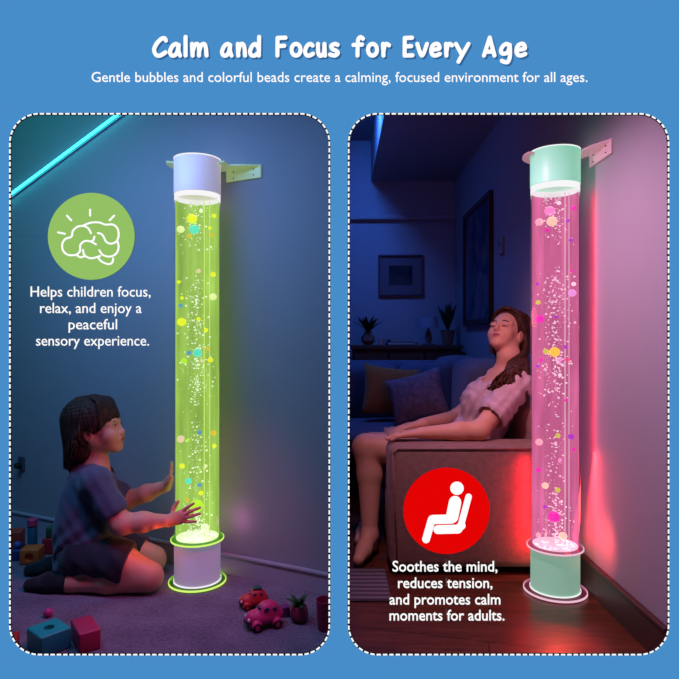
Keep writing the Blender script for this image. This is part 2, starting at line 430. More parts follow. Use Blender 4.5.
for op in OPEN:                                                     # stitched white border round each opening
    pts = rrect_px(op[0], op[1], op[2], op[3], 29, 40); pts.append(pts[0])
    L = [0]
    for p, q in zip(pts, pts[1:]): L.append(L[-1]+math.hypot(q[0]-p[0], q[1]-p[1]))
    def at(s):
        s %= L[-1]
        i = max(j for j in range(len(L)) if L[j] <= s+1e-9); i = min(i, len(pts)-2)
        t = (s-L[i])/max(L[i+1]-L[i], 1e-9); return (pts[i][0]+(pts[i+1][0]-pts[i][0])*t, pts[i][1]+(pts[i+1][1]-pts[i][1])*t)
    nd = round(L[-1]/6.35); st = L[-1]/nd
    dash = [[at(i*st+u*4.3/3) for u in range(4)] for i in range(nd)]
    base = [[at(i*L[-1]/260) for i in range(261)]]
    o = obj('border_backing', stroke_bm(base, 1.15, BY-.0012, .001, smooth=False), M_edge, board); o.location.y = -BY
    bm = bmesh.new(); k = BY/F
    for d in dash:
        for p, q in zip(d, d[1:]):
            v = Vector((q[0]-p[0], q[1]-p[1])).normalized(); n_ = Vector((-v.y, v.x))*.75
            quad = [(p[0]-n_.x, p[1]-n_.y), (q[0]-n_.x, q[1]-n_.y), (q[0]+n_.x, q[1]+n_.y), (p[0]+n_.x, p[1]+n_.y)]
            A = [bm.verts.new(((x-CX)*k, BY-.002, EYE-(y-CY)*k)) for x, y in quad]; B = [bm.verts.new(((x-CX)*k, BY-.001, EYE-(y-CY)*k)) for x, y in quad]
            bm.faces.new(A); bm.faces.new(B[::-1])
            for i in range(4): j = (i+1) % 4; bm.faces.new((A[j], A[i], B[i], B[j]))
    o = obj('dashed_border', bm, M_white, board); o.location.y = -BY; tag(o, 'white stitched dashes')

# headline: rounded hand-drawn letters, each a few strokes (cap line 37, x line 43, base 56.5)
def glyph(ch, x0, x1):
    w_ = x1-x0; X = lambda u: x0+u*w_
    c, x, b, d = 37.8, 43.8, 55.4, 61.5; m = (x+b)/2; h = b-x
    E = lambda pts: [(X(u), v) for u, v in pts]
    bowl = lambda u0, u1: [(u0+(u1-u0)*(.5-.5*math.cos(a)), m-h/2*math.sin(a)) for a in [i*2*PI/16 for i in range(17)]]
    G = {
     'C': [E([(.98, c+2.6), (.88, c+.4), (.6, c+1), (.2, c+6), (0, c+12), (.18, b-.6), (.5, b), (.95, b-3.2)])],
     'a': [E([(.84, x+1.6), (.6, x), (.25, x+2), (0, m+1.5), (.1, b-.6), (.4, b), (.7, b-3), (.86, x+1)]), E([(.86, x+1), (.84, m+1), (1, b)])],
     'l': [E([(.5, c-1), (.5, b)])],
     'm': [E([(0, x), (.04, b)]), E([(.04, m+2), (.17, x+1.6), (.36, x), (.47, x+3), (.48, b)]), E([(.48, m+2), (.62, x+1.6), (.82, x), (.94, x+3), (1, b)])],
     'n': [E([(0, x), (.06, b)]), E([(.05, m+2), (.3, x+1.2), (.65, x), (.9, x+3), (1, b)])],
     'd': [E([(.9, m-1), (.6, x+.3), (.25, x+1.8), (0, m+1.5), (.12, b-.6), (.5, b), (.9, b-3)]), E([(.96, c-1), (.93, b)])],
     'F': [E([(.06, c), (.04, b)]), E([(.06, c), (1, c-.3)]), E([(.06, c+8.2), (.85, c+7.8)])],
     'o': [E(bowl(0, 1))],
     'c': [E([(.95, x+1.6), (.65, x), (.25, x+2), (0, m+1.5), (.2, b-.5), (.55, b), (1, b-1.8)])],
     'u': [E([(0, x), (.02, m+2), (.2, b-.3), (.5, b), (.85, m+2.5), (.92, x)]), E([(.92, x), (1, b)])],
     's': [E([(.95, x+.9), (.6, x), (.15, x+2), (.3, m-.8), (.75, m+1), (.98, b-2.4), (.6, b), (0, b-1)])],
     'f': [E([(1, c+.8), (.75, c-.8), (.5, c+1.5), (.44, x+2), (.42, b)]), E([(0, x+1), (.9, x+.6)])],
     'r': [E([(0, x), (.08, b)]), E([(.08, m+2), (.3, x+1.2), (.65, x), (1, x+1.4)])],
     'E': [E([(.06, c), (.04, b)]), E([(.06, c), (.95, c-.2)]), E([(.06, c+8.4), (.85, c+8.2)]), E([(.04, b), (1, b-.2)])],
     'v': [E([(0, x), (.48, b), (1, x)])[:1]+E([(.48, b), (1, x)])],
     'e': [E([(.05, m), (.5, m-.3), (.95, m-1.6), (.8, x+.4), (.5, x), (.15, x+2), (0, m+1), (.15, b-1), (.5, b), (.98, b-1.6)])],
     'y': [E([(0, x), (.45, b-1.5)]), E([(1, x), (.2, d)])],
     'A': [E([(0, b), (.55, c-.3)]), E([(.55, c-.3), (1, b)]), E([(.22, m+2), (.85, m+1.8)])],
     'g': [E([(.9, x+1.8), (.6, x), (.22, x+2), (0, m+.5), (.12, b-2.2), (.45, b-2), (.75, m+2), (.93, x+1)]), E([(.93, x+1), (.95, b), (.75, d), (.4, d+.4), (.1, d-.8)])],
    }
    return G[ch]
LET = [('C', 154, 166), ('a', 170, 180), ('l', 184, 187), ('m', 192, 206.5), ('a', 222, 231.5), ('n', 237.8, 245), ('d', 250, 259.5), ('F', 277, 285.5), ('o', 291.5, 300.5), ('c', 305, 313),
       ('u', 318, 325), ('s', 330, 338), ('f', 353.5, 363), ('o', 368, 377), ('r', 383, 389), ('E', 404.3, 412.5), ('v', 417.3, 427), ('e', 431.2, 440), ('r', 446, 452), ('y', 456, 468.5), ('A', 484, 494.5), ('g', 501, 510.5), ('e', 516.5, 525.5)]
paths = []
for ch, x0, x1 in LET: paths += glyph(ch, x0, x1)
o = obj('headline_drop_shadow', stroke_bm(paths, 2.02, BY-.0011, .001, shift=(1.7, 1.9)), M_shade, board); o.location.y = -BY; tag(o, 'deep blue painted drop shadow behind the headline letters')  # offset dark copy paints the drop shadow of the letters
o = obj('headline_lettering', stroke_bm(paths, 2.02, BY-.0026, .0014), M_white, board); o.location.y = -BY; tag(o, 'white rounded hand-drawn headline letters')
o = obj('subheading_lettering', text_bm([('Gentle bubbles and colorful beads create a calming, focused environment for all ages.', 91.5, 587.5, 81.8, 14.4)], BY-.0015, .0013), M_white, board); o.location.y = -BY

# ------------------------------------------------------------------ the two round badges and their captions, on slim clear rods up from the openings' sills
M_green = emat('glowing_green_disc', lin(147, 193, 100), 1, False); M_red = emat('glowing_red_disc', lin(228, 3, 3), 1, False)  # flat print colours, made to glow like the board
M_rod = clear_mat('clear_rod', (.98, .98, .98, 1), .02)
def badge(name, label, cx, cy, rpx, m, paths, r, rod):
    t = thing(name, label, 'sign', P(cx, cy, BY))
    k = BY/F; bm = bmesh.new()
    add_lathe(bm, [(rpx*k, 0), (rpx*k, .003)], (0, .003, 0), 72, Matrix.Rotation(PI/2, 3, 'X'))
    d = obj('disc', bm, [m, M_edge], t); 
    for p in d.data.polygons: p.material_index = 0 if p.normal.y < -.5 else 1
    bm = stroke_bm(paths, r, BY-.0012, .001); bmesh.ops.translate(bm, verts=bm.verts, vec=-t.location)
    obj('pictogram', bm, M_white, t)
    bm = bmesh.new(); add_tube(bm, [P(x, y, BY+.003) for x, y in rod], .0009, 6); bmesh.ops.translate(bm, verts=bm.verts, vec=-t.location)
    obj('rod', bm, M_rod, t); t.children[-1]['label'] = 'slim clear rod'
    return t
z7 = lambda L: [(20+x/4.244, 180+y/4.244) for x, y in L]
brain = [z7(q) for q in (
    [(297, 126), (297, 151)], [(199, 151), (217, 171)], [(399, 151), (380, 171)], [(161, 222), (190, 228)],
    [(242, 318), (205, 318), (183, 300), (179, 272), (192, 250), (218, 240), (224, 216), (244, 198), (270, 195), (290, 206), (301, 226)],
    [(268, 193), (300, 181), (335, 180), (362, 189), (394, 189), (414, 207), (418, 238), (407, 262), (384, 270), (365, 261), (356, 243), (345, 229), (330, 225)],
    [(414, 260), (418, 288), (406, 314), (380, 325), (352, 318), (336, 298)],
    [(238, 318), (254, 302), (256, 275), (275, 259), (300, 261), (322, 273)], [(316, 240), (311, 254), (302, 261)],
    [(242, 319), (256, 328), (275, 322)], [(267, 297), (274, 320), (300, 332), (326, 327), (340, 322)],
    [(330, 327), (345, 345), (374, 357), (391, 350), (395, 333)])]
badge('brain_badge', 'round green sign with a white line drawing of a brain', 91.3, 236.3, 43.5, M_green, brain, .95, [(11.6, 236.3), (60, 236.3), (91, 262), (91, 346)])
s7 = lambda L: [(395+x/3.992, 460+y/3.992) for x, y in L]
seat = [(s7([(247, 113), (248, 113)]), 6.7), (s7([(240, 168), (228, 228)]), 6.2), (s7([(150, 238), (226, 236)]), 4.6), (s7([(146, 240), (124, 317)]), 3.9),
        (s7([(294, 147), (263, 262)]), 3.2), (s7([(252, 273), (266, 262)]), 4.0), (s7([(171, 278), (252, 276)]), 4.4)]
badge('seat_badge', 'round red sign with a white figure leaning back in a chair', 446.5, 510.8, 43.2, M_red, seat, 3, [(446.5, 540), (446.5, 653.6)])
capL = text_bm([('Helps children focus,', 30.5, 150.5, 296.6, 15), ('relax, and enjoy a', 40, 141.5, 313, 15), ('peaceful', 68.5, 117, 329.3, 15), ('sensory experience.', 36, 149, 345.6, 15)], BY, .0012, bold=.001)
tag(obj('focus_caption', capL, M_white), 'four lines of white lettering under the round green sign', 'lettering')
capR = text_bm([('Soothes the mind,', 392.5, 497.5, 571.5, 15.2), ('reduces tension,', 398, 492.5, 588, 15.2), ('and promotes calm', 389.5, 500.5, 604.5, 15.2), ('moments for adults.', 389.5, 504.5, 620.5, 15.2)], BY, .0012, bold=.009)
tag(obj('calm_caption', capR, M_white), 'four lines of white lettering under the round red sign', 'lettering')

# ------------------------------------------------------------------ the two bubble tubes
M_capL = mat('cap_plastic', lin(222, 208, 212), .4, emit=lin(206, 188, 204), estr=.45)  # lids carry a glow in place of light falling on them
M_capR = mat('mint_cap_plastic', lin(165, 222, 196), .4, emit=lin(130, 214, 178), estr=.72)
M_baseL = mat('base_plastic', lin(205, 200, 220), .45, emit=lin(165, 152, 190), estr=.4)  # bases brightened by the same added glow
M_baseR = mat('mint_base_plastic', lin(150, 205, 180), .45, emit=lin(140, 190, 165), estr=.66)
M_band = emat('lit_white_ring', (1, .98, 1, 1), .95)
M_acr = clear_mat('clear_acrylic', (1, 1, 1, 1), .035, .02)
M_inner = clear_mat('clear_inner_tube', (.93, .93, .93, 1), .05, .02)
M_rimL = emat('edge_lit_green', lin(220, 255, 120), .95); M_rimR = emat('edge_lit_pink', lin(255, 205, 225), .85)
M_plateL = clear_mat('green_acrylic_plate', lin(150, 200, 130), .05, .1, lin(120, 190, 40), .12)
M_plateR = clear_mat('pink_acrylic_plate', lin(210, 150, 175), .05, .1, lin(200, 90, 130), .12)
M_waterL = glow_water('lit_green_water', lin(176, 222, 92), .14, .93, .9)
M_waterR = glow_water('lit_pink_water', lin(238, 112, 168), .14, .93, .88)
M_bubble = mat('bubble_skin', (1, 1, 1, 1), .12, spec=.8, emit=(1, 1, .92, 1), estr=.55)  # glow added so the bubbles look lit by the water
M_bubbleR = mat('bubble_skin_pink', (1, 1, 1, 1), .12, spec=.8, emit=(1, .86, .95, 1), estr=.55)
M_brkL = mat('pale_green_acrylic', lin(190, 212, 160), .3, emit=lin(170, 190, 120), estr=.3)  # brackets given a glow in place of the tubes' light
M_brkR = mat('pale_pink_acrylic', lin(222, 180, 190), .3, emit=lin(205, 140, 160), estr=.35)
M_hole = mat('dark_screw', lin(60, 60, 55), .4, metal=.6)
M_foam = mat('foam_clear', (1, 1, 1, 1), .1, emit=(1, 1, 1, 1), estr=.35)

def bubble_tube(name, label, cx, Yc, ytop, ylid, yband, yflange, ybase, mats, rpl):
    """cx: the axis; y...: heights of lid top, lid foot, white ring foot, upper flange and floor in the photograph"""
    mcap, mbase, mwater, mrim, mplate, mbub = mats
    base = P(cx, ybase, Yc); base.z = 0
    Z = lambda y: EYE-(y-CY)/F*Yc
    R = .085
    zt, zl, zb, zf = Z(ytop), Z(ylid), Z(yband), Z(yflange)
    t = thing(name, label, 'bubble lamp', base)
    bm = bmesh.new(); add_lathe(bm, [(rpl, .0), (rpl, .010)], n=72); obj('foot_plate', bm, mplate, t, True)
    bm = bmesh.new(); add_lathe(bm, [(rpl-.002, .0105), (rpl+.0012, .0095), (rpl+.0012, .004), (rpl-.002, .003)], n=72, caps=False); obj('plate_rim', bm, mrim, t, True)
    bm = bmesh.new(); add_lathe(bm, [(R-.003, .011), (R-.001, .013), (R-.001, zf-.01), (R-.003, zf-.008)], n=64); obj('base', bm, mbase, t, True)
    bm = bmesh.new(); add_lathe(bm, [(R+.0008, .0105), (R+.0025, .011), (R+.0025, .015), (R+.0008, .0155)], n=64, caps=False); obj('base_ring', bm, M_band, t, True)
    bm = bmesh.new(); add_lathe(bm, [(R+.011, zf-.0075), (R+.011, zf-.001), (R+.003, zf-.0005)], n=72, caps=True); obj('flange', bm, mplate, t, True)
    bm = bmesh.new(); add_lathe(bm, [(R+.0095, zf-.0005), (R+.0125, zf-.0015), (R+.0125, zf-.006), (R+.0095, zf-.0075)], n=72, caps=False); obj('flange_rim', bm, mrim, t, True)
    bm = bmesh.new(); add_lathe(bm, [(R, zf), (R, zl-.001)], n=72, caps=False); obj('acrylic_tube', bm, M_acr, t, True)
    bm = bmesh.new(); add_lathe(bm, [(R-.006, zf+.001), (R-.006, zb)], n=64, caps=False); obj('water', bm, mwater, t, True)
    bm = bmesh.new(); add_lathe(bm, [(.001, zf+.0015), (R-.008, zf+.0015), (R-.008, zf+.004), (.001, zf+.004)], n=48, caps=False)
    for i in range(26):
        a = random.uniform(0, 2*PI); q = R*.8*math.sqrt(random.random())
        add_ball(bm, (q*math.cos(a), q*math.sin(a), zf+.006), random.uniform(.004, .009), (1.3, 1.3, .6), 1)
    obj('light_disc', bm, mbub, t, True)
    bm = bmesh.new(); add_lathe(bm, [(R-.001, zb), (R-.001, zl+.001)], n=64, caps=False); obj('lit_ring', bm, M_band, t, True)
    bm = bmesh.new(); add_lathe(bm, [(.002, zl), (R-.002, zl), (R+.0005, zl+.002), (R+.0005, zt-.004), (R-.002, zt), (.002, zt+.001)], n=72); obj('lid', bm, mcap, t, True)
    bm = bmesh.new(); add_lathe(bm, [(R-.001, zt-.003), (R+.0014, zt-.002), (R+.0014, zt+.001), (R-.002, zt+.0015)], n=72, caps=False); obj('lid_rim', bm, M_band, t, True)
    # inside: a slim clear air pipe, and glowing rods standing in for its reflected lines
    bm = bmesh.new(); add_lathe(bm, [(.030, zf+.008), (.030, zb-.005)], (-.004, .012, 0), n=40, caps=False); obj('inner_pipe', bm, M_inner, t, True)
    bm = bmesh.new()
    for x, y, rr in ((.029, -.018, .0018), (.047, -.008, .0014)): add_tube(bm, [(x, y, zf+.005), (x, y, zb-.004)], rr, 8)
    o = obj('glint_rod', bm, mrim, t, True)
    bm = bmesh.new()                                               # rising air bubbles: beyond counting
    for i in range(1250):
        z = random.uniform(zf+.01, zb-.01)
        if math.sin(z*23+cx)*.5+math.sin(z*9.1)*.5 < random.uniform(-1, .9): continue
        a = random.uniform(0, 2*PI); q = abs(random.gauss(0, .022)); rr = random.choice((.0016, .002, .0026, .0034, .0046))
        if random.random() < .3: q = random.uniform(.02, .07)
        add_ball(bm, (q*math.cos(a)-.002, q*math.sin(a)*.8-.01, z), rr, (1, 1, random.uniform(.6, 1)), 1)
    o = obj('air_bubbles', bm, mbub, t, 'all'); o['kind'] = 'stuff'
    return t, base, Z
tubeL, baseL, ZL = bubble_tube('bubble_tube', 'tall glowing green bubble tube with a white lid in front of the kneeling child', 197.5, 2.227, 160, 195.5, 200.5, 537, 582,
    (M_capL, M_baseL, M_waterL, M_rimL, M_plateL, M_bubble), .104)
tubeR, baseR, ZR = bubble_tube('bubble_tube.001', 'tall glowing pink bubble tube with a mint lid beside the sofa', 555, 2.147, 152, 186.5, 192.5, 545, 591,
    (M_capR, M_baseR, M_waterR, M_rimR, M_plateR, M_bubbleR), .108)

# coloured beads floating in the water
BC = {'y': (250, 238, 40), 'c': (250, 244, 200), 't': (70, 220, 235), 'w': (250, 250, 250), 'b': (70, 130, 225), 'l': (190, 235, 50), 'p': (245, 200, 205), 'o': (240, 175, 50),
      'm': (232, 20, 190), 'k': (248, 160, 225), 'v': (160, 50, 215), 'i': (225, 175, 245), 'r': (240, 60, 130)}
BN = {'y': 'yellow', 'c': 'cream', 't': 'turquoise', 'w': 'clear white', 'b': 'blue', 'l': 'lime', 'p': 'pale pink', 'o': 'orange', 'm': 'magenta', 'k': 'pink', 'v': 'purple', 'i': 'lilac', 'r': 'rose'}
BM = {k: mat(BN[k].replace(' ', '_')+'_bead', lin(*v), .15, spec=.7, coat=.6, emit=lin(*v), estr=.62) for k, v in BC.items()}  # added glow stands in for lamp light on the beads
BEADS_L = [(191.9, 218.8, 5.5, 'y'), (178.8, 229.3, 4.2, 'c'), (194.3, 229.4, 5.2, 't'), (217, 215.9, 2.5, 'y'), (201, 211, 2, 'w'), (209.8, 228, 2, 'y'), (211.9, 234.8, 2.2, 'o'), (189, 236, 2.3, 'o'),
 (213, 274.4, 3, 'y'), (198.5, 271, 2.4, 'p'), (214.6, 296.8, 4, 'c'), (181.5, 322, 4.8, 'y'), (180.5, 305.7, 2.4, 'b'), (197.4, 352.9, 4.8, 't'), (189, 353, 2.6, 'b'), (184, 361, 3.2, 'l'), (210.4, 360, 3, 'y'),
 (202, 361, 2, 'p'), (206, 330, 2.4, 'y'), (198.5, 319, 2.3, 'y'), (207.7, 348.8, 2, 'o'), (178.6, 282, 2, 'y'), (182, 298, 2, 'y'), (179, 439, 4.2, 'p'), (213.5, 433, 3.2, 'o'), (215.5, 445.8, 2.4, 'y'), (199.5, 432.4, 2.5, 'b'),
 (182, 466, 3, 'y'), (188.6, 481, 3.6, 't'), (199.5, 485, 2.5, 'b'), (196.4, 506, 7.2, 'l'), (205.7, 466, 2, 'c'), (188, 440, 2, 'l'), (205, 527.5, 4.5, 'w'), (201, 493, 2.6, 'y'), (187, 500, 2.2, 'o')]
BEADS_R = [(549.6, 210.8, 5.4, 'k'), (536.6, 222, 4.3, 'p'), (552, 221.4, 5.6, 'c'), (573.6, 208, 2.7, 'm'), (558.9, 203, 2.2, 'w'), (567.7, 220.7, 2, 'v'), (547, 230, 2.4, 'm'), (572.4, 293, 4.3, 'i'), (574, 284, 2.5, 'w'),
 (538.5, 319, 4.8, 'm'), (537.5, 302.4, 2.7, 'l'), (554.6, 352, 5.6, 'y'), (545.8, 351.4, 3, 'l'), (542, 360, 2.2, 'm'), (559.8, 360, 2.5, 'i'), (565, 347, 2.2, 'v'), (567, 359.7, 2.2, 'r'), (535, 284, 1.9, 'v'), (556, 317, 2, 'v'),
 (572, 271, 2, 'm'), (536.8, 442, 4, 'p'), (558, 435.5, 2.6, 'l'), (571.2, 436.7, 3.4, 'v'), (574, 449.5, 2.1, 'm'), (539, 470, 2.8, 'm'), (545.4, 485.6, 3.7, 'c'), (557.7, 490, 2.8, 'l'), (554, 517, 6.3, 'm'),
 (545, 506.8, 2.1, 'v'), (560, 460, 2, 'k'), (563, 536, 4.4, 'c'), (538.5, 535, 2.8, 'p'), (571, 240, 2.2, 'v'), (537, 366, 2, 'v'), (566, 400, 2, 'm'), (560, 375, 2, 'w')]
bead_me = {}
def rough_place(y, ylo, yhi):
    f = (y-ylo)/(yhi-ylo)
    return 'near the top of' if f < .2 else 'in the upper part of' if f < .42 else 'halfway up' if f < .62 else 'in the lower part of' if f < .85 else 'near the foot of'
def rank(k): return ['', 'second ', 'third ', 'fourth ', 'fifth ', 'sixth ', 'seventh ', 'eighth ', 'ninth ', 'tenth ', 'eleventh ', 'twelfth ', 'thirteenth ', 'fourteenth '][k]
def put_beads(L, cx, Yc, tube, grp):
    seen = {}
    tot = {}
    for b in L: tot[b[3]] = tot.get(b[3], 0)+1
    for px, py, r, c in sorted(L, key=lambda b: b[1]):
        rr = r/F*Yc*.93
        R_ = .0755-rr; fr = random.uniform(.6, .95) if r < 6 else .97; yy = -.05
        for _ in range(3):
            X = (px-CX)/F*(Yc+yy)-cx_world(cx, Yc); X = max(-R_*.97, min(R_*.97, X)); yy = -math.sqrt(max(R_**2-X*X, 0))*fr
        if c not in bead_me:
            bm = bmesh.new(); add_ball(bm, (0, 0, 0), 1, sub=3); me = bpy.data.meshes.new('bead'); bm.to_mesh(me); bm.free()
            for p in me.polygons: p.use_smooth = True
            me.materials.append(BM[c]); bead_me[c] = me
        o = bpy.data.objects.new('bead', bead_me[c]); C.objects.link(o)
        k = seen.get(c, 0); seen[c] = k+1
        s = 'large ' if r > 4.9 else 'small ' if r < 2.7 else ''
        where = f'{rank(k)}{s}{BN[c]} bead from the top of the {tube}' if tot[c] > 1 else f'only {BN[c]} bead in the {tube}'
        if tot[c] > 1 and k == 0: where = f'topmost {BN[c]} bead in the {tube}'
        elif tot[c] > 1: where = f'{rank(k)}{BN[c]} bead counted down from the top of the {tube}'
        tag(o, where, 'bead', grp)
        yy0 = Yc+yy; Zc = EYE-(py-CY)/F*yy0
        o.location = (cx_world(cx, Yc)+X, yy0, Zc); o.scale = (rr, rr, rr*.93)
def cx_world(cx, Yc): return (cx-CX)/F*Yc
put_beads(BEADS_L, 197.5, 2.227, 'green bubble tube', 'beads in the green tube')
put_beads(BEADS_R, 555, 2.147, 'pink bubble tube', 'beads in the pink tube')

# wall brackets: a ring plate round the lid, a tongue to the wall and an upright screw plate against it
def bracket(label, base, z, wall_pt, nrm, along, mplate, plen, flip):
    """wall_pt: where the plate's outer end meets the wall"""
    t = thing('wall_bracket', label, 'bracket', (base.x, base.y, z))
    L = lambda v: Vector(v)-t.location
    n = 48; R0, R1 = .0872, .112; bm = bmesh.new()
    c = Vector((0, 0, 0))
    for s in range(n):
        a0, a1 = -.35+(PI+.7)*s/n, -.35+(PI+.7)*(s+1)/n
        q = [(R0, a0), (R1, a0), (R1, a1), (R0, a1)]
        A = [bm.verts.new((r*math.cos(a), r*math.sin(a), -.003)) for r, a in q]; B = [bm.verts.new((r*math.cos(a), r*math.sin(a), .003)) for r, a in q]
        bm.faces.new(A[::-1]); bm.faces.new(B)
        for i in range(4):
            if (i == 0 and s) or (i == 2 and s < n-1): continue
            j = (i+1) % 4; bm.faces.new((A[i], A[j], B[j], B[i]))
    bmesh.ops.remove_doubles(bm, verts=bm.verts, dist=1e-5)
    obj('ring_plate', bm, mplate, t, True)
    w0, w1 = L(wall_pt), L(wall_pt)-along*plen; w0.z = w1.z = 0
    # tongue: from the ring's two sides to the plate
    d0 = (w0+nrm*.006); d1 = (w1+nrm*.006)
    side = Vector((along.x, along.y, 0))
    r0 = Vector((math.cos(flip[0]), math.sin(flip[0]), 0))*.1; r1 = Vector((math.cos(flip[1]), math.sin(flip[1]), 0))*.1
    bm = bmesh.new(); poly = catmull([r0, r0*.55+d0*.45+nrm*.008, d0], 5)+catmull([d1, r1*.5+d1*.5, r1], 5)
    A = [bm.verts.new(p+Vector((0, 0, -.0028))) for p in poly]; B = [bm.verts.new(p+Vector((0, 0, .0028))) for p in poly]
    bm.faces.new(A[::-1]); bm.faces.new(B)
    for i in range(len(A)): j = (i+1) % len(A); bm.faces.new((A[i], A[j], B[j], B[i]))
    obj('tongue', bm, mplate, t)
    bm = bmesh.new(); c = (w0+w1)/2+nrm*.0045+Vector((0, 0, -.02)); add_box(bm, c, ((w1-w0).length, .007, .05), .0015, 1, rz=math.atan2(along.y, along.x)); sp = obj('screw_plate', bm, mplate, t)
    for f, dz in ((.22, -.008), (.22, -.032), (.8, -.008), (.8, -.03)):
        q = w1*(1-f)+w0*f+nrm*.009+Vector((0, 0, dz-.002)); bm = bmesh.new(); add_ball(bm, q, .0028, (1, 1, 1), 1); obj('screw', bm, M_hole, sp, 'all')
    for f in (.35, .72):
        q = (w1*(1-f)+w0*f)+nrm*.03; q.z = .0035; bm = bmesh.new(); add_lathe(bm, [(.004, 0), (.004, .002), (.0025, .003)], q, 12); obj('screw', bm, M_hole, t, True)
    return t
wp = Vector((-.29, LW(-.29), 0)); zl = ZL(164.5)
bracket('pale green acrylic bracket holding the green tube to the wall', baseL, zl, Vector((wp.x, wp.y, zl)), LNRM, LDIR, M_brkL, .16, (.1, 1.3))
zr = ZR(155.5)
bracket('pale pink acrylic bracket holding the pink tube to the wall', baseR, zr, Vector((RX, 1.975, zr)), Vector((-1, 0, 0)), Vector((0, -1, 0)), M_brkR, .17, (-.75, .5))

# ------------------------------------------------------------------ people
def np3(v): return np.array((v[0], v[1], v[2]), float)
class Head:
    """places head features given in a head frame (x forward, y to its left, z up, chin at the origin)"""
    def __init__(s, o, f, u, sc):
        f = Vector(f).normalized(); u = Vector(u); u = (u-f*u.dot(f)).normalized(); l = u.cross(f)
        s.o, s.f, s.l, s.u, s.s = Vector(o), f, l, u, sc
        s.R = np.array([[f[i], l[i], u[i]] for i in range(3)])
    def __call__(s, x, y, z): return s.o+(s.f*x+s.l*y+s.u*z)*s.s
    def ell(s, S, c, r, k=.02, op='u', tilt=0):
        R = s.R
        if tilt:
            c_, s_ = math.cos(tilt), math.sin(tilt); R = s.R @ np.array([[c_, 0, s_], [0, 1, 0], [-s_, 0, c_]])
        S.ell(s(*c), [q*s.s for q in r], R, k*s.s, op)
    def cap(s, S, a, b, ra, rb=None, k=.02, op='u'): S.cap(s(*a), s(*b), ra*s.s, (ra if rb is None else rb)*s.s, k*s.s, op)
def build_head(S, H, child=False, closed=False, near=-1):
    c = 1.10 if child else 1.0
    H.ell(S, (-.018, 0, .132), (.095*c, .074*(1.06 if child else 1), .086*(1.06 if child else 1)), .01)
    H.ell(S, (.030, 0, .095), (.058, .056, .085), .03)
    ch = .9 if child else 1
    for y in (-1, 1):
        if not child: H.ell(S, (.050, y*.027, .050), (.027, .021, .032), .03)
        if child: H.ell(S, (.058, y*.026, .046), (.027, .024, .030), .025)
        H.cap(S, (-.008, y*(.050 if child else .046), .066), (.066*ch, y*.014, .020), .022 if child else .019, .017 if child else .015, .025)
        H.ell(S, (.056, y*.034, .074), (.030, .027, .030) if not child else (.034, .033, .034), .02)
        H.cap(S, (.081, y*.012, .128), (.066, y*.046, .124), .009, .010, .016)
        H.ell(S, (.0975, y*.032, .1085), (.019, .021, .0125), .012, 's')
        H.ell(S, (.074, y*.031, .109), (.0145, .0165, .0125), .004)
        # ears
        H.ell(S, (-.016, y*(.073 if not child else .077), .096), (.021, .008, .031), .006, tilt=-.2)
        H.ell(S, (-.010, y*(.083 if not child else .087), .098), (.010, .007, .018), .006, 's')
        H.ell(S, (.0975, y*.0105, .0748), (.009, .0058, .0062), .006)
    H.ell(S, (.068*ch+.004, 0, .016), (.019, .021, .016), .02)
    nl = -.003 if not child else -.010
    H.cap(S, (.085, 0, .116), (.108+nl, 0, .081), .0068, .0080, .014)
    H.ell(S, (.111+nl, 0, .0795), (.0085, .0088, .0082), .008)
    H.ell(S, (.084, 0, .052), (.013, .028, .020), .018)
    H.ell(S, (.0935, 0, .0535), (.0075, .022, .0055), .004)
    H.ell(S, (.0920, 0, .0425), (.0080, .019, .0062), .004)
    H.cap(S, (.1000, -.018, .0480), (.1000, .018, .0480), .0022, None, .003, 's')
    if closed:
        for y in (-1, 1): H.ell(S, (.0785, y*.031, .1075), (.0135, .0165, .0120), .004)
def lip_slot(me, H, slot, r=(.016, .022, .0105)):
    n = len(me.vertices); co_ = np.empty(n*3); me.vertices.foreach_get('co', co_); q = ((co_.reshape(-1, 3)-np.array(H.o)) @ H.R)/H.s
    d = np.sqrt(((q[:, 0]-.098)/r[0])**2+(q[:, 1]/r[1])**2+((q[:, 2]-.0480)/r[2])**2)
    a = me.attributes.new('lip', 'FLOAT', 'POINT'); a.data.foreach_set('value', np.clip((1.12-d)/.25, 0, 1).astype(np.float32))
M_skin = mat('skin', lin(226, 166, 134), .5, spec=.35)
def lip_tint(m, base, lip):
    nt = m.node_tree; at = nt.nodes.new('ShaderNodeAttribute'); at.attribute_name = 'lip'
    mx = nt.nodes.new('ShaderNodeMixRGB'); mx.inputs[1].default_value = base; mx.inputs[2].default_value = lip
    nt.links.new(at.outputs['Fac'], mx.inputs[0]); nt.links.new(mx.outputs[0], nt.nodes['Principled BSDF'].inputs['Base Color'])
lip_tint(M_skin, lin(226, 166, 134), lin(190, 108, 100))
M_eye = mat('eye_white', lin(225, 220, 220), .15, spec=.6); M_iris = mat('eye_iris', lin(40, 24, 20), .1, spec=.6)
M_mouth = mat('mouth_shade', lin(110, 48, 46), .6)
M_brow = mat('brow_hair', lin(58, 36, 30), .8)
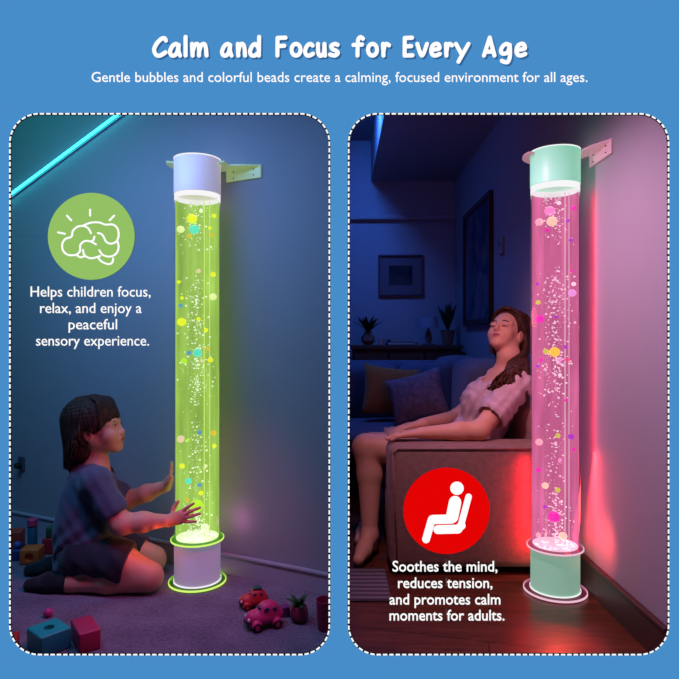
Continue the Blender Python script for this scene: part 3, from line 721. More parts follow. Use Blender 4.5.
def hair_mat(name, a, b):
    m = mat(name, a, .6, spec=.2)
    nt = m.node_tree; bs = nt.nodes['Principled BSDF']; tc = nt.nodes['Texture Coordinate']
    mp = nt.nodes.new('ShaderNodeMapping'); mp.inputs['Scale'].default_value = (90, 90, 14)
    n = nt.nodes.new('ShaderNodeTexNoise'); n.inputs['Scale'].default_value = 1.5; n.inputs['Detail'].default_value = 4
    r = nt.nodes.new('ShaderNodeValToRGB'); r.color_ramp.elements[0].position = .35; r.color_ramp.elements[1].position = .7
    r.color_ramp.elements[0].color = a; r.color_ramp.elements[1].color = b
    bp = nt.nodes.new('ShaderNodeBump'); bp.inputs['Strength'].default_value = .7; bp.inputs['Distance'].default_value = .006
    L = nt.links.new
    L(tc.outputs['Object'], mp.inputs['Vector']); L(mp.outputs[0], n.inputs['Vector']); L(n.outputs['Fac'], r.inputs['Fac'])
    L(r.outputs['Color'], bs.inputs['Base Color']); L(n.outputs['Fac'], bp.inputs['Height']); L(bp.outputs['Normal'], bs.inputs['Normal'])
    return m
M_hairB = hair_mat('dark_brown_hair', lin(40, 22, 20), lin(86, 50, 40)); M_hairW = hair_mat('brown_hair', lin(46, 27, 21), lin(104, 66, 46))
def fabric(name, col, bscale=240, b=.25, vary=.12):
    return mat(name, col, .9, bump=b, bscale=bscale, sheen=.2, vary=vary, vscale=40)
M_tee = fabric('grey_blue_tee', lin(74, 84, 106)); M_shorts = fabric('navy_shorts', lin(36, 38, 52)); M_sock = fabric('black_sock', lin(20, 21, 28))
def finger(S, pts, r0, r1, k=.004):
    n = len(pts)-1
    for i in range(n): S.cap(pts[i], pts[i+1], r0+(r1-r0)*i/n, r0+(r1-r0)*(i+1)/n, k)
def px_on_tube(px, py, off, cx=-.527, cy=2.227, R=.085):
    """point on a sight line that lies off outside the tube's near side"""
    dx = (px-CX)/F; A = 1+dx*dx; Bq = -2*(dx*cx+cy); Cq = cx*cx+cy*cy-(R+off)**2
    disc = Bq*Bq-4*A*Cq
    Y = (-Bq-math.sqrt(disc))/(2*A) if disc > 0 else cy
    return P(px, py, Y)
def eye_parts(H, parent, ys, r=.0118, look=(1, 0, 0.1)):
    lk = H.f*look[0]+H.l*look[1]+H.u*look[2]; lk.normalize()
    for y in ys:
        c = H(.0765, y*.031, .1085); bm = bmesh.new(); add_ball(bm, c, r*H.s, sub=3); e = obj('eye', bm, M_eye, parent, 'all')
        bm = bmesh.new(); add_ball(bm, c+lk*r*H.s*.62, r*H.s*.55, sub=3); obj('iris', bm, M_iris, e, 'all')
def mouth_part(H, parent):
    bm = bmesh.new(); pts = catmull([H(.0915, -.020, .0492), H(.0985, -.010, .0478), H(.1005, 0, .0482), H(.0985, .010, .0478), H(.0915, .020, .0492)], 4)
    add_tube(bm, pts, [.0006*H.s]+[.0013*H.s]*(len(pts)-2)+[.0006*H.s], 8); obj('mouth_line', bm, M_mouth, parent, 'all')
def brow_parts(H, parent, ys, lift=0, m=None, dx=0):
    for y in ys:
        bm = bmesh.new(); pts = catmull([H(.090+dx, y*.012, .1255+lift), H(.0885+dx, y*.026, .1305+lift), H(.0775+dx, y*.046, .1265+lift)], 5)
        add_tube(bm, pts, [.0018*H.s]+[.0026*H.s]*(len(pts)-2)+[.0009*H.s], 8); obj('eyebrow', bm, m or M_brow, parent, 'all')
def lash_parts(H, parent, ys, z=.1035, x=.0905):
    for y in ys:
        bm = bmesh.new(); pts = catmull([H(x-.004, y*.018, z+.001), H(x, y*.030, z-.0025), H(x-.0075, y*.042, z+.0005)], 5)
        add_tube(bm, pts, .0016*H.s, 6); obj('eyelashes', bm, M_brow, parent, 'all')

# ---- the kneeling child (profile, looking up at the green tube)
BC0 = 2.22
def B(px, py, dy=0.0, z=None):
    p = P(px, py, BC0+dy)
    if z is not None: p.z = z
    return p
child = thing('person', 'small child in a grey-blue tee kneeling with both hands on the green tube', 'person', (B(95, 560).x, BC0, 0))
def kid(o):
    o.location = -Vector(child.location); return o
tt = math.radians(10)
HB = Head(P(103.0, 453.5, BC0), (math.cos(tt), -.05, math.sin(tt)), (0, 0, 1), .86)
S = SDF((-1.24, 1.99, -.01), (-.44, 2.46, .70), .0034)
build_head(S, HB, child=True)
# neck and trunk
S.chain([HB(-.022, 0, .075), B(97, 463), B(92, 478)], [.042, .036, .045], .03)
S.chain([B(90, 487), B(87, 512), B(84, 543), B(80, 566)], [.078, .082, .088, .085], .05)
S.cap(B(95, 482, -.09), B(95, 482, .09), .04, .04, .04)
# near arm
S.chain([B(97, 484, -.10), B(121, 524, -.115)], [.044, .036], .03)
W1 = px_on_tube(168.5, 519.5, .03); W1.y = 2.14
S.chain([B(121, 524, -.115), B(143, 522, -.10), W1], [.0365, .0335, .0205], .02)
PK = [px_on_tube(176, 517, .022), px_on_tube(180, 513.5, .0195), px_on_tube(181.5, 517, .0185), px_on_tube(180.5, 521, .0195)]
for q in PK: S.cap(W1+Vector((.012, 0, 0)), q, .0165, .0125, .012)
for a, b, c, r in ((( 181, 512), (187, 507.5), (193.5, 503.5), .0072), ((183, 515), (191, 511), (200, 507.5), .0074), ((183.5, 518), (192, 516), (199.5, 513.8), .0072), ((182, 521.3), (189, 521.8), (196, 521.5), .0064)):
    finger(S, [px_on_tube(*a, .0155), px_on_tube(*b, .0118), px_on_tube(*c, .0078)], r, r*.72)
finger(S, [W1+Vector((.012, 0, .006)), px_on_tube(174, 507.5, .014), px_on_tube(178, 501.5, .0085)], .0095, .0064)
# far arm, palm against the tube's far left side
W2 = B(166, 486, .045)
S.chain([B(103, 484, .10), B(127, 500, .115)], [.044, .035], .03)
S.chain([B(127, 500, .115), B(147, 493, .085), W2], [.035, .031, .020], .02)
hx = lambda px, py, dy: B(px-1.8, py, dy)
for dy in (.006, .022, .038, .052): S.cap(W2, hx(172, 478, dy), .0155, .011, .012)
for (dy, tip) in ((.002, 465), (.02, 462.5), (.037, 464), (.053, 468)):
    finger(S, [hx(171.5, 479, dy), hx(172.8, 471, dy), hx(173.4, tip, dy)], .0072, .0052)
finger(S, [W2, hx(171, 482, -.018), hx(173, 476.5, -.03)], .0092, .0062)
# legs, folded under
def L(px, dy, z): return B(px, 560, dy, z)
for sg in (-1, 1):
    kx = 149 if sg < 0 else 153
    S.chain([L(84, sg*.05, .125), L(118, sg*.078, .105), L(kx, sg*(.088 if sg < 0 else .075), .062)], [.072, .062, .048], .03)
    S.chain([L(kx, sg*.086, .050), L(110, sg*.09, .046), L(72, sg*.082, .034)], [.045, .044, .030], .02)
    S.chain([L(72, sg*.082, .036), L(50, sg*.075, .030), L(32, sg*.07, .018)], [.032, .028, .018], .02)
    S.cap(L(76, sg*.082, .055), L(70, sg*.08, .045), .026, .026, .02)
S.plane((0, 0, .001), (0, 0, -1), .004)
me = S.mesh('body'); me.materials.append(M_skin); lip_slot(me, HB, 1, (.013, .019, .010))
body = kid(link('body', me, None, child)); del S
# shirt
T = SDF((-1.24, 2.02, .05), (-.72, 2.42, .56), .004)
T.chain([B(91, 484), B(88, 505), B(86, 530), B(84, 562)], [.086, .092, .100, .106], .05)
T.cap(B(95, 480, -.082), B(95, 480, .082), .047, .047, .05)
for sg, e in ((-1, B(121, 524, -.115)), (1, B(127, 500, .115))):
    s0 = B(97, 484, sg*.10); e2 = s0.lerp(e, .62 if sg < 0 else .75)
    T.cap(s0, e2, .046, .052, .045)
T.ell(B(106, 535), (.055, .10, .07), None, .05)                       # loose belly of the tee
def folds(x, y, z): return .0026*np.sin(z*70-x*75+np.sin(y*31+z*20)*1.6)*np.clip((.42-z)*4, .15, 1)+.0012*np.sin(x*130+z*85+y*44)
T.ripple(folds)
for sg, e in ((-1, B(121, 524, -.115)), (1, B(127, 500, .115))):      # sleeve ends
    s0 = B(97, 484, sg*.10); d = (e-s0).normalized(); q = s0.lerp(e, .66 if sg < 0 else .8)
    A = T.like(); A.cap(q+d*.055, q+d*.16, .055, .06, .001)
    A.plane(tuple(q), tuple(-d), .002); T.minus(A)
N_ = T.like(); N_.cap(B(100, 473), B(106, 458), .043, .050, .001); T.minus(N_)
T.plane(tuple(B(86, 566)), (-.10, 0, -1), .004)
kid(link('tee_shirt', T.mesh('tee_shirt'), M_tee, child)); del T
# shorts and socks
T = SDF((-1.24, 2.02, .0), (-.66, 2.42, .24), .004)
T.chain([B(86, 553), B(81, 568)], [.098, .096], .04)
for sg in (-1, 1):
    T.chain([L(84, sg*.05, .128), L(118, sg*.078, .112), L(150, sg*.09, .07)], [.082, .073, .062], .03)
T.ripple(lambda x, y, z: .0022*np.sin(x*80+z*70)+.0015*np.sin(y*90-x*50))
T.plane(tuple(L(136, 0, .09)), (1, 0, -.25), .003)
A = T.like()
for sg in (-1, 1): A.chain([L(152, sg*.086, .050), L(110, sg*.09, .046), L(66, sg*.082, .034)], [.046, .044, .03], .01)
T.minus(A, -.0045)
T.plane((0, 0, .03), (0, 0, -1), .004)
kid(link('shorts', T.mesh('shorts'), M_shorts, child)); del T
T = SDF((-1.24, 2.02, -.01), (-.86, 2.42, .14), .0034)
for sg in (-1, 1):
    T.chain([L(74, sg*.082, .037), L(50, sg*.075, .032), L(30, sg*.07, .020)], [.036, .033, .023], .02)
    T.cap(L(77, sg*.082, .057), L(69, sg*.08, .047), .030, .030, .02)
T.plane(tuple(L(79, 0, .09)), (1, 0, 0), .003); T.plane((0, 0, .0005), (0, 0, -1), .003)
kid(link('socks', T.mesh('socks'), M_sock, child)); del T
# hair: a chin-length bob with a fringe
def bob(H, lo, hi, h):
    S = SDF(lo, hi, h)
    H.ell(S, (-.026, 0, .150), (.119, .095, .097), .01)
    H.ell(S, (-.075, 0, .100), (.076, .094, .095), .04)
    H.ell(S, (-.080, 0, .028), (.062, .080, .055), .03)
    return S
def bob_locks(H, S):
    rnd = random.Random(3)
    for i in range(460):                                             # fine locks falling from the crown
        a = rnd.uniform(.45, 2*PI-.45)
        ca, sa = math.cos(a), math.sin(a); back = max(0, -ca)
        g = rnd.uniform(.97, 1.05)
        e = [(-.03+ca*.115*g*math.sin(t), sa*.098*g*math.sin(t), .150+.101*g*math.cos(t)) for t in (.3, .75, 1.2, 1.65)]
        zend = .088-.125*back+rnd.uniform(-.022, .022)
        fa = min(a, 2*PI-a)
        if fa < 1.5: zend = .150-.058*max(0, fa-.6)/.9+rnd.uniform(-.010, .010)
        fl = rnd.uniform(-.014, .018); wv = rnd.uniform(-.012, .012)
        if fa < 1.5: fl = rnd.uniform(-.010, .002); wv *= .25
        x, y, z = e[-1]
        e.append((x+ca*fl*.4, y+sa*fl*.4+wv*.5, z*.45+zend*.55)); e.append((x+ca*fl+wv, y+sa*fl+wv, zend))
        pts = [np3(H(*q)) for q in catmull(e, 3)]
        n = len(pts)-1
        for j in range(n): S.cap(pts[j], pts[j+1], H.s*(.0078-.0054*j/n), None, .0025)
    for i in range(230):                                             # fringe, swept forward and to the side
        y = rnd.uniform(-.082, .082); z1 = .141+rnd.uniform(-.010, .012)-max(0, abs(y)-.05)*.9
        sw = rnd.uniform(-.007, .007)
        e = [(-.02, y*.4, .246), (.036, y*.75, .232), (.075-abs(y)*.3, y, .198), (.0925-abs(y)*.60, y*1.07+sw*.5, z1)]
        pts = [np3(H(*q)) for q in catmull(e, 3)]; n = len(pts)-1
        for j in range(n): S.cap(pts[j], pts[j+1], H.s*(.0078-.005*j/n), None, .0025)
S = bob(HB, (-1.16, 2.06, .38), (-.72, 2.38, .72), .003)
A = S.like()                                   # leave the face and the ears free
HB.ell(A, (.098, 0, .084), (.080, .12, .062), .004); HB.ell(A, (.075, 0, .025), (.10, .12, .06), .01)
S.minus(A); bob_locks(HB, S); A = S.like()
for y in (-1, 1): HB.ell(A, (-.012, y*.104, .090), (.023, .034, .034), .004)
S.minus(A)
kid(link('hair', S.mesh('hair'), M_hairB, child)); del S, A
mouth_part(HB, child); eye_parts(HB, child, (-1, 1), r=.0114, look=(1, 0, .3)); brow_parts(HB, child, (-1, 1), dx=-.001); lash_parts(HB, child, (-1, 1), .1165, .0885)
for o_ in child.children:
    if o_.name.split('.')[0] in ('eye', 'eyebrow', 'eyelashes', 'mouth_line'): kid(o_)

# ---- the woman asleep on the sofa (seen from her left, face tipped up)
WY = 2.66
def W(px, py, Y=WY, z=None):
    p = P(px, py, Y)
    if z is not None: p.z = z
    return p
M_blouse = fabric('pale_rose_blouse', lin(206, 176, 176), 200, .2); M_short = fabric('beige_skirt', lin(188, 150, 136), 200, .2)
woman = thing('person', 'woman in a pale blouse asleep on the sofa with her head tipped back', 'person', (.56, WY, 0))
def wom(o): o.location = -Vector(woman.location); return o
pw, yw = math.radians(26), math.radians(50)
fW = Vector((-math.cos(pw)*math.cos(yw), -math.cos(pw)*math.sin(yw), math.sin(pw)))
HW = Head((0, 0, 0), fW, (0, 0, 1), .90)
HW.o = W(495, 344.5, 2.60)-(HW.f*.085+HW.u*.002)*HW.s
S = SDF((.0, 2.22, -.01), (.90, 2.92, 1.06), .0034)
build_head(S, HW, closed=True)
S.chain([HW(-.02, 0, .07), W(509, 357, 2.635), W(510, 374, 2.66)], [.047, .045, .056], .03)
S.chain([W(503, 385), W(492, 405), W(478, 430)], [.082, .088, .085], .05)
S.chain([W(478, 430), Vector((.60, WY, .42)), Vector((.555, WY, .40))], [.085, .105, .10], .05)
NS, FS = W(518, 385, 2.515), W(502, 380, 2.80)
S.cap(NS, FS, .048, .048, .05)
S.cap(Vector((.56, 2.58, .40)), Vector((.56, 2.74, .40)), .095, .095, .05)
EL = Vector((.560, 2.405, .535)); WR = Vector((.325, 2.392, .527))
S.chain([NS, EL], [.046, .037], .03); S.chain([EL, EL.lerp(WR, .35), WR], [.038, .036, .0235], .02)
FE = Vector((.55, 2.84, .53)); FW = Vector((.36, 2.60, .535))
S.chain([FS, FE], [.046, .036], .03); S.chain([FE, FW], [.036, .024], .02)
# near hand lying on the arm of the sofa, fingers slightly curled
def hand(S, w, d, side, r=1.0, drop=.0):
    d = d.normalized(); up = Vector((0, 0, 1)); sd = side.normalized()
    for q in (-.024, -.008, .009, .025): S.cap(w+sd*q*.5*r, w+d*.075*r+sd*q*r-up*.002, .0145*r, .0125*r, .012)
    for q, ln, a in ((-.027, .058, 0), (-.009, .068, 0), (.010, .064, 0), (.027, .050, 0)):
        p0 = w+d*.076*r+sd*q*r-up*.002
        p1 = p0+(d*ln*.52+sd*q*.12)*r-up*(.004+drop); p2 = p1+(d*ln*.48)*r-up*(.012+drop)
        finger(S, [p0, p1, p2], .0098*r, .0070*r)
    b = w+d*.02*r-sd*.02*r; finger(S, [b, b+d*.035*r-sd*.024*r-up*.003, b+d*.062*r-sd*.026*r-up*.009], .0115*r, .0080*r, .008)
hand(S, WR, Vector((-1, .0, -.04)), Vector((0, -1, 0)), .95)
hand(S, FW, Vector((-1, -.25, -.1)), Vector((.2, -1, 0)), .9)
# legs over the edge of the seat
for hip, knee, ank, toe in ((Vector((.56, 2.585, .405)), Vector((.113, 2.585, .437)), Vector((.125, 2.50, .085)), Vector((.075, 2.37, .030))),
                            (Vector((.56, 2.745, .405)), Vector((.150, 2.755, .415)), Vector((.135, 2.72, .085)), Vector((.085, 2.60, .030)))):
    S.chain([hip, hip.lerp(knee, .5), knee], [.088, .076, .056], .03)
    S.chain([knee, knee.lerp(ank, .33)+Vector((.012, .01, 0)), ank], [.053, .052, .032], .02)
    S.chain([ank, ank.lerp(toe, .55)+Vector((0, 0, -.008)), toe], [.034, .030, .022], .02); S.cap(ank, ank+Vector((.016, .028, -.05)), .03, .027, .02)
S.plane((0, 0, .002), (0, 0, -1), .004)
me = S.mesh('body'); me.materials.append(M_skin); lip_slot(me, HW, 1)
wom(link('body', me, None, woman)); del S
T = SDF((.36, 2.30, .36), (.90, 2.95, .80), .0045)
T.chain([W(503, 385), W(492, 405), W(478, 432), Vector((.585, WY, .42))], [.090, .100, .098, .112], .05)
T.cap(NS, FS, .056, .056, .05)
for y in (-.06, .06): T.ell(W(478, 400, WY+y), (.062, .066, .070), None, .07)
T.cap(Vector((.575, 2.59, .42)), Vector((.575, 2.73, .42)), .102, .102, .05)
for a, b in ((NS, EL), (FS, FE)): T.cap(a, a.lerp(b, .62), .058, .066, .04)
T.ripple(lambda x, y, z: .0026*np.sin(x*120+z*60+np.sin(y*30+z*25)*1.8)+.0018*np.sin(z*90-x*130+y*75))
for a, b in ((NS, EL), (FS, FE)):
    d = (b-a).normalized(); q = a.lerp(b, .58); A = T.like(); A.cap(q+d*.06, q+d*.2, .060, .07, .001); A.plane(tuple(q), tuple(-d), .002); T.minus(A)
A = T.like(); A.cap(W(506, 362, 2.62), W(472, 397, 2.625), .066, .004, .001); A.cap(W(508, 362, 2.64), W(510, 372, 2.66), .068, .064, .001); T.minus(A)
T.plane((.5, 0, .40), (-.7, 0, -1), .004)
wom(link('blouse', T.mesh('blouse'), M_blouse, woman)); del T
T = SDF((.15, 2.42, .28), (.72, 2.92, .56), .0045)
for hip, knee in ((Vector((.56, 2.585, .405)), Vector((.113, 2.585, .437))), (Vector((.56, 2.745, .405)), Vector((.150, 2.755, .415)))): T.chain([hip, hip.lerp(knee, .5), knee], [.100, .090, .076], .06)
T.cap(Vector((.56, 2.58, .40)), Vector((.56, 2.74, .40)), .106, .106, .05); T.cap(Vector((.30, 2.60, .42)), Vector((.30, 2.74, .41)), .075, .075, .05)
T.ripple(lambda x, y, z: .003*np.sin(x*70+y*60)+.002*np.sin(y*110-x*30))
T.plane((.205, 0, 0), (-1, 0, 0), .004)
wom(link('skirt', T.mesh('skirt'), M_short, woman)); del T
# hair: parted, swept behind the ear, long waves over the near shoulder
S = SDF((.44, 2.28, .64), (.895, 2.92, 1.08), .0036)
HW.ell(S, (-.036, 0, .138), (.105, .086, .099), .01)
HW.ell(S, (-.075, 0, .09), (.060, .080, .085), .04)
rnd = random.Random(5)
def lock(pts, r0, r1, wob=.006, k=.004):
    pts = catmull(pts, 5); n = len(pts)-1; ph = rnd.uniform(0, 6)
    q = [p+Vector((math.sin(i*.9+ph), math.cos(i*.8+ph), 0))*wob*min(1, i/n*1.5) for i, p in enumerate(pts)]
    for i in range(n): S.cap(q[i], q[i+1], r0+(r1-r0)*i/n, r0+(r1-r0)*(i+1)/n, k)
for i in range(80):
    a = rnd.uniform(-.5, .5)
    s_ = rnd.choice((-1, 1))
    e = [(.030+a*.05, s_*.004, .222), (.018+.04*a, s_*(.050+.01*a), .203), (-.022+a*.05, s_*.080, .150), (-.062+a*.04, s_*.086, .09), (-.08, s_*.075, .03)]
    lock([HW(*q) for q in e], .0065, .005, .002)
for i in range(20):
    y = rnd.uniform(-.07, .07)
    e = [(.00, y*.4, .226), (-.07, y, .222), (-.125, y*1.1, .16), (-.13, y*1.1, .08), (-.10, y, .0)]
    lock([HW(*q) for q in e], .010, .008, .002)
for i in range(120):                                                 # near side, loose waves over the shoulder
    t = rnd.random(); u = rnd.random(); v = rnd.uniform(-1, 1)
    lock([HW(-.045+.025*u, .084, .10), HW(-.062+.012*v, .090, .045), W(520-9*t, 360+5*u, 2.545), W(521-17*t, 370+5*u, 2.478+.03*u), W(521-26*t+2*v, 379+6*u, 2.460+.03*u), W(518-28*t+4*v, 386+8*u*(1-.4*t), 2.462+.03*u)], .0064, .0020, .010, .003)
for i in range(40):                                                  # thick fall beside the tube
    t = rnd.random(); u = rnd.random()
    lock([HW(-.075, .080, .08), HW(-.085, .085, .02), W(522+5*t, 362, 2.535), W(523+6*t, 377, 2.480), W(521+8*t, 392+8*u, 2.462)], .0070, .0026, .008, .003)
for i in range(60):                                                  # down the back
    t = rnd.random(); u = rnd.random()
    lock([HW(-.08, .07-.12*t, .06), HW(-.09, .07-.12*t, .0), W(522+3*u, 372, 2.56+.14*t), W(523+4*u, 385+6*u, 2.55+.16*t), W(522+5*u, 396+8*u, 2.51+.18*t)], .0075, .0035, .007, .003)
for i in range(5):                                                   # far side of the neck
    u = rnd.random(); lock([HW(-.03, -.082, .09), HW(-.03, -.08, .03), W(496+2*u, 356, 2.72), W(495+3*u, 370, 2.74)], .005, .0025, .004)
A = S.like(); HW.ell(A, (.106, 0, .085), (.082, .125, .100), .006); HW.ell(A, (.062, 0, .02), (.085, .12, .062), .01)
for y in (-1, 1): HW.ell(A, (-.006, y*.100, .092), (.030, .036, .036), .004)
A.plane(tuple(W(506, 368)), (0, 0, -1), .02)
S.minus(A)
wom(link('hair', S.mesh('hair'), M_hairW, woman)); del S, A
n0 = set(woman.children)
mouth_part(HW, woman); brow_parts(HW, woman, (-1, 1)); lash_parts(HW, woman, (-1, 1), .1015, .0932)
for o_ in woman.children:
    if o_ not in n0: wom(o_)

# ------------------------------------------------------------------ right room furniture
M_sofa = fabric('warm_grey_upholstery', lin(150, 112, 98), 320, .35, .15); M_sofaB = fabric('blue_lit_upholstery', lin(96, 104, 128), 300, .3, .12)  # one sofa cloth; the second copy has the blue light in its colour
M_foot = mat('dark_wood_foot', lin(40, 26, 22), .5)
def soft_box(name, c, s, m, parent, bev=.04, puff=.0, rz=0, rot=None, seg=4):
    bm = bmesh.new(); add_box(bm, (0, 0, 0), s, bev, seg)
    if puff:
        bmesh.ops.subdivide_edges(bm, edges=[e for e in bm.edges if e.calc_length() > .12], cuts=6, use_grid_fill=True)
        for v in bm.verts:
            u = [2*v.co[i]/s[i] for i in range(3)]
            for i in range(3):
                j, k = (i+1) % 3, (i+2) % 3
                v.co[i] += math.copysign(puff, u[i])*max(0, abs(u[i])-.5)*2*max(0, 1-u[j]**2)*max(0, 1-u[k]**2)
    M = Matrix.Translation(Vector(c)) @ (rot.to_4x4() if rot is not None else Matrix.Rotation(rz, 4, 'Z'))
    bm.transform(M); return obj(name, bm, m, parent, 'all' if False else True)
sx, sy = .54, 3.0
sofa = thing('corner_sofa', 'upholstered corner sofa with a broad near arm where the woman sleeps', 'sofa', (sx, sy, 0))
def Q(x, y, z): return Vector((x-sx, y-sy, z))
AX0, AX1, AY0, AY1 = .190, .878, 2.276, 2.47
soft_box('armrest', Q((AX0+AX1)/2, (AY0+AY1)/2, .262), (AX1-AX0, AY1-AY0, .468), M_sofa, sofa, .032)
bm = bmesh.new()                                                     # piped seam round the arm's front
add_tube(bm, [Q(AX0+.03, AY0-.001, .04), Q(AX0+.012, AY0-.0005, .46), Q(AX0+.03, AY0+.0, .487), Q(AX1-.03, AY0, .487)], .004, 8)
obj('piping', bm, M_sofa, sofa, 'all')
soft_box('base', Q(.545, 3.10, .15), (.69, 1.26, .22), M_sofa, sofa, .02)
soft_box('base', Q(.35, 3.80, .16), (.62, .62, .23), M_sofaB, sofa, .02)
soft_box('seat_cushion', Q(.535, 2.80, .285), (.66, .64, .09), M_sofa, sofa, .035, .008)
soft_box('seat_cushion', Q(.33, 3.62, .335), (.62, .86, .13), M_sofaB, sofa, .045, .01)
soft_box('back_cushion', Q(.822, 2.715, .475), (.115, .47, .31), M_sofa, sofa, .045, .008)
soft_box('back_cushion', Q(.755, 3.22, .555), (.22, .50, .46), M_sofaB, sofa, .06, .02)
soft_box('back_cushion', Q(.72, 3.66, .56), (.26, .36, .45), M_sofaB, sofa, .06, .02)
soft_box('backrest', Q(.455, 4.03, .42), (.86, .18, .68), M_sofaB, sofa, .05)
soft_box('back_cushion', Q(.20, 3.86, .565), (.33, .16, .34), M_sofaB, sofa, .05, .015)
soft_box('back_cushion', Q(.53, 3.86, .565), (.30, .16, .34), M_sofaB, sofa, .05, .015)
for x, y in ((.24, 2.32), (.82, 2.32), (.25, 2.7), (.10, 4.05), (.82, 4.05)):
    bm = bmesh.new(); add_lathe(bm, [(.018, .0), (.024, .04)], Q(x, y, 0), 16); obj('foot', bm, M_foot, sofa, True)
def pillow(name, label, c, w_, h_, t_, m, rot, cat='cushion'):
    bm = bmesh.new(); n = 14; V = {}
    for sgn in (-1, 1):
        for i in range(n+1):
            for j in range(n+1):
                u, v = 2*i/n-1, 2*j/n-1; e = (1-u*u)*(1-v*v)
                if sgn > 0 and (i in (0, n) or j in (0, n)): V[sgn, i, j] = V[-1, i, j]; continue
                x = u*w_/2*(1-.10*(1-v*v)*abs(u)); z = v*h_/2*(1-.10*(1-u*u)*abs(v))
                V[sgn, i, j] = bm.verts.new((x, sgn*t_/2*max(e, 0)**.42, z))
    for sgn in (-1, 1):
        for i in range(n):
            for j in range(n): bm.faces.new([V[sgn, i, j], V[sgn, i+1, j], V[sgn, i+1, j+1], V[sgn, i, j+1]][::sgn])
    o = obj(name, bm, m, None, 'all'); o.location = c; o.rotation_euler = rot
    return tag(o, label, cat)
pillow('cushion', 'mustard brown cushion leaning on the dark back of the sofa', P(391, 391.5, 3.64), .36, .32, .12, fabric('mustard_cloth', lin(196, 116, 52), 300, .3), (-.28, .12, .12))
pillow('cushion', 'mauve grey patterned cushion in front of the mustard one', P(417, 397, 3.40), .33, .29, .12, fabric('mauve_cloth', lin(150, 122, 136), 300, .3, .3), (-.35, -.28, -.25))
# rug, sideboard and what stands on it
def stripe_mat():
    m = mat('striped_rug', lin(150, 140, 140), .95, bump=.4, bscale=200); nt = m.node_tree
    wv = nt.nodes.new('ShaderNodeTexWave'); wv.inputs['Scale'].default_value = 9; wv.bands_direction = 'Y'; wv.inputs['Distortion'].default_value = .6
    r = nt.nodes.new('ShaderNodeValToRGB'); r.color_ramp.elements[0].color = lin(70, 62, 66); r.color_ramp.elements[1].color = lin(128, 116, 114)
    nt.links.new(nt.nodes['Texture Coordinate'].outputs['Object'], wv.inputs['Vector']); nt.links.new(wv.outputs['Fac'], r.inputs['Fac']); nt.links.new(r.outputs['Color'], nt.nodes['Principled BSDF'].inputs['Base Color']); return m
bm = bmesh.new(); add_box(bm, (.10, 2.20, .004), (.155, .29, .008), .003, 1); tag(obj('rug', bm, stripe_mat()), 'grey striped rug on the wooden floor by the sofa end', 'rug')
M_side = mat('sideboard_wood', lin(88, 58, 50), .5, vary=.2, vscale=14); M_knob = mat('dark_knob', lin(60, 50, 46), .35, metal=.7)
sb = thing('sideboard', 'dark wooden sideboard against the far wall', 'sideboard', (.48, 4.43, 0))
bm = bmesh.new(); add_box(bm, (0, 0, .845), (.79, .37, .03), .004); obj('top', bm, M_side, sb)
bm = bmesh.new(); add_box(bm, (0, .01, .48), (.77, .33, .70)); obj('body', bm, M_side, sb)
for i, x in enumerate((-.255, 0, .255)):
    bm = bmesh.new(); add_box(bm, (x, -.163, .75), (.24, .018, .13), .003); d = obj('drawer', bm, M_side, sb)
    bm = bmesh.new(); add_ball(bm, (x, -.182, .75), .012, sub=2); obj('knob', bm, M_knob, d, 'all')
    bm = bmesh.new(); add_box(bm, (x, -.163, .41), (.24, .018, .52), .003); d = obj('door', bm, M_side, sb)
    bm = bmesh.new(); add_ball(bm, (x+.09, -.182, .45), .012, sub=2); obj('knob', bm, M_knob, d, 'all')
for x in (-.35, .35):
    for y in (-.12, .14):
        bm = bmesh.new(); add_lathe(bm, [(.015, 0), (.022, .13)], (x, y, 0), 12); obj('leg', bm, M_side, sb)
TOP = .8602
M_leaf = mat('dark_leaf', lin(52, 84, 58), .5); M_pot = mat('clay_pot', lin(140, 96, 84), .7); M_glass = mat('candle_glass', lin(220, 180, 170), .2); M_shade = mat('lamp_shade_cloth', lin(150, 150, 170), .8); M_stand = mat('lamp_ceramic', lin(110, 92, 96), .4)
def leafy(name, label, loc, pot_r, pot_h, prof, n, ln, spread, seed, wleaf, droop=.5):
    t = thing(name, label, 'plant', loc); rd = random.Random(seed)
    bm = bmesh.new(); add_lathe(bm, [(r*pot_r, z*pot_h) for r, z in prof], n=28); obj('pot', bm, M_pot, t, True)
    bm = bmesh.new()
    for i in range(n):
        a = 2*PI*i/n+rd.uniform(-.3, .3); L_ = ln*rd.uniform(.6, 1.1); sp = spread*rd.uniform(.3, 1.1); pts = []
        for q in range(6):
            f = q/5; pts.append(Vector((math.cos(a)*sp*L_*f, math.sin(a)*sp*L_*f, pot_h*.9+L_*(f-droop*sp*f*f))))
        sd = Vector((-math.sin(a), math.cos(a), 0)); prev = None
        for q, p in enumerate(pts):
            wv = wleaf*math.sin(PI*min(.97, .12+q/5*.88))
            cur = [bm.verts.new(p-sd*wv), bm.verts.new(p+Vector((0, 0, -.15*wv))), bm.verts.new(p+sd*wv)]
            if prev:
                for k in (0, 1): bm.faces.new((prev[k], prev[k+1], cur[k+1], cur[k]))
            prev = cur
    bmesh.ops.solidify(bm, geom=bm.faces[:], thickness=.0015)
    obj('foliage', bm, M_leaf, t, True); return t
VASE = [(.55, 0), (1, .3), (.95, .6), (.5, .9), (.6, 1)]; POT = [(.7, 0), (1, 1), (1.05, 1), (1.05, .92)]
leafy('potted_fern', 'bushy plant in a round vase at the near end of the sideboard', (.21, 4.42, TOP), .05, .10, VASE, 26, .16, .95, 1, .014)
leafy('potted_plant', 'spiky plant in a square-shouldered pot at the wall end of the sideboard', (.800, 4.43, TOP), .052, .11, POT, 30, .23, .40, 2, .013)
t = thing('candle_holder', 'small pale candle glass on the sideboard beside the bushy plant', 'candle', (.305, 4.36, TOP))
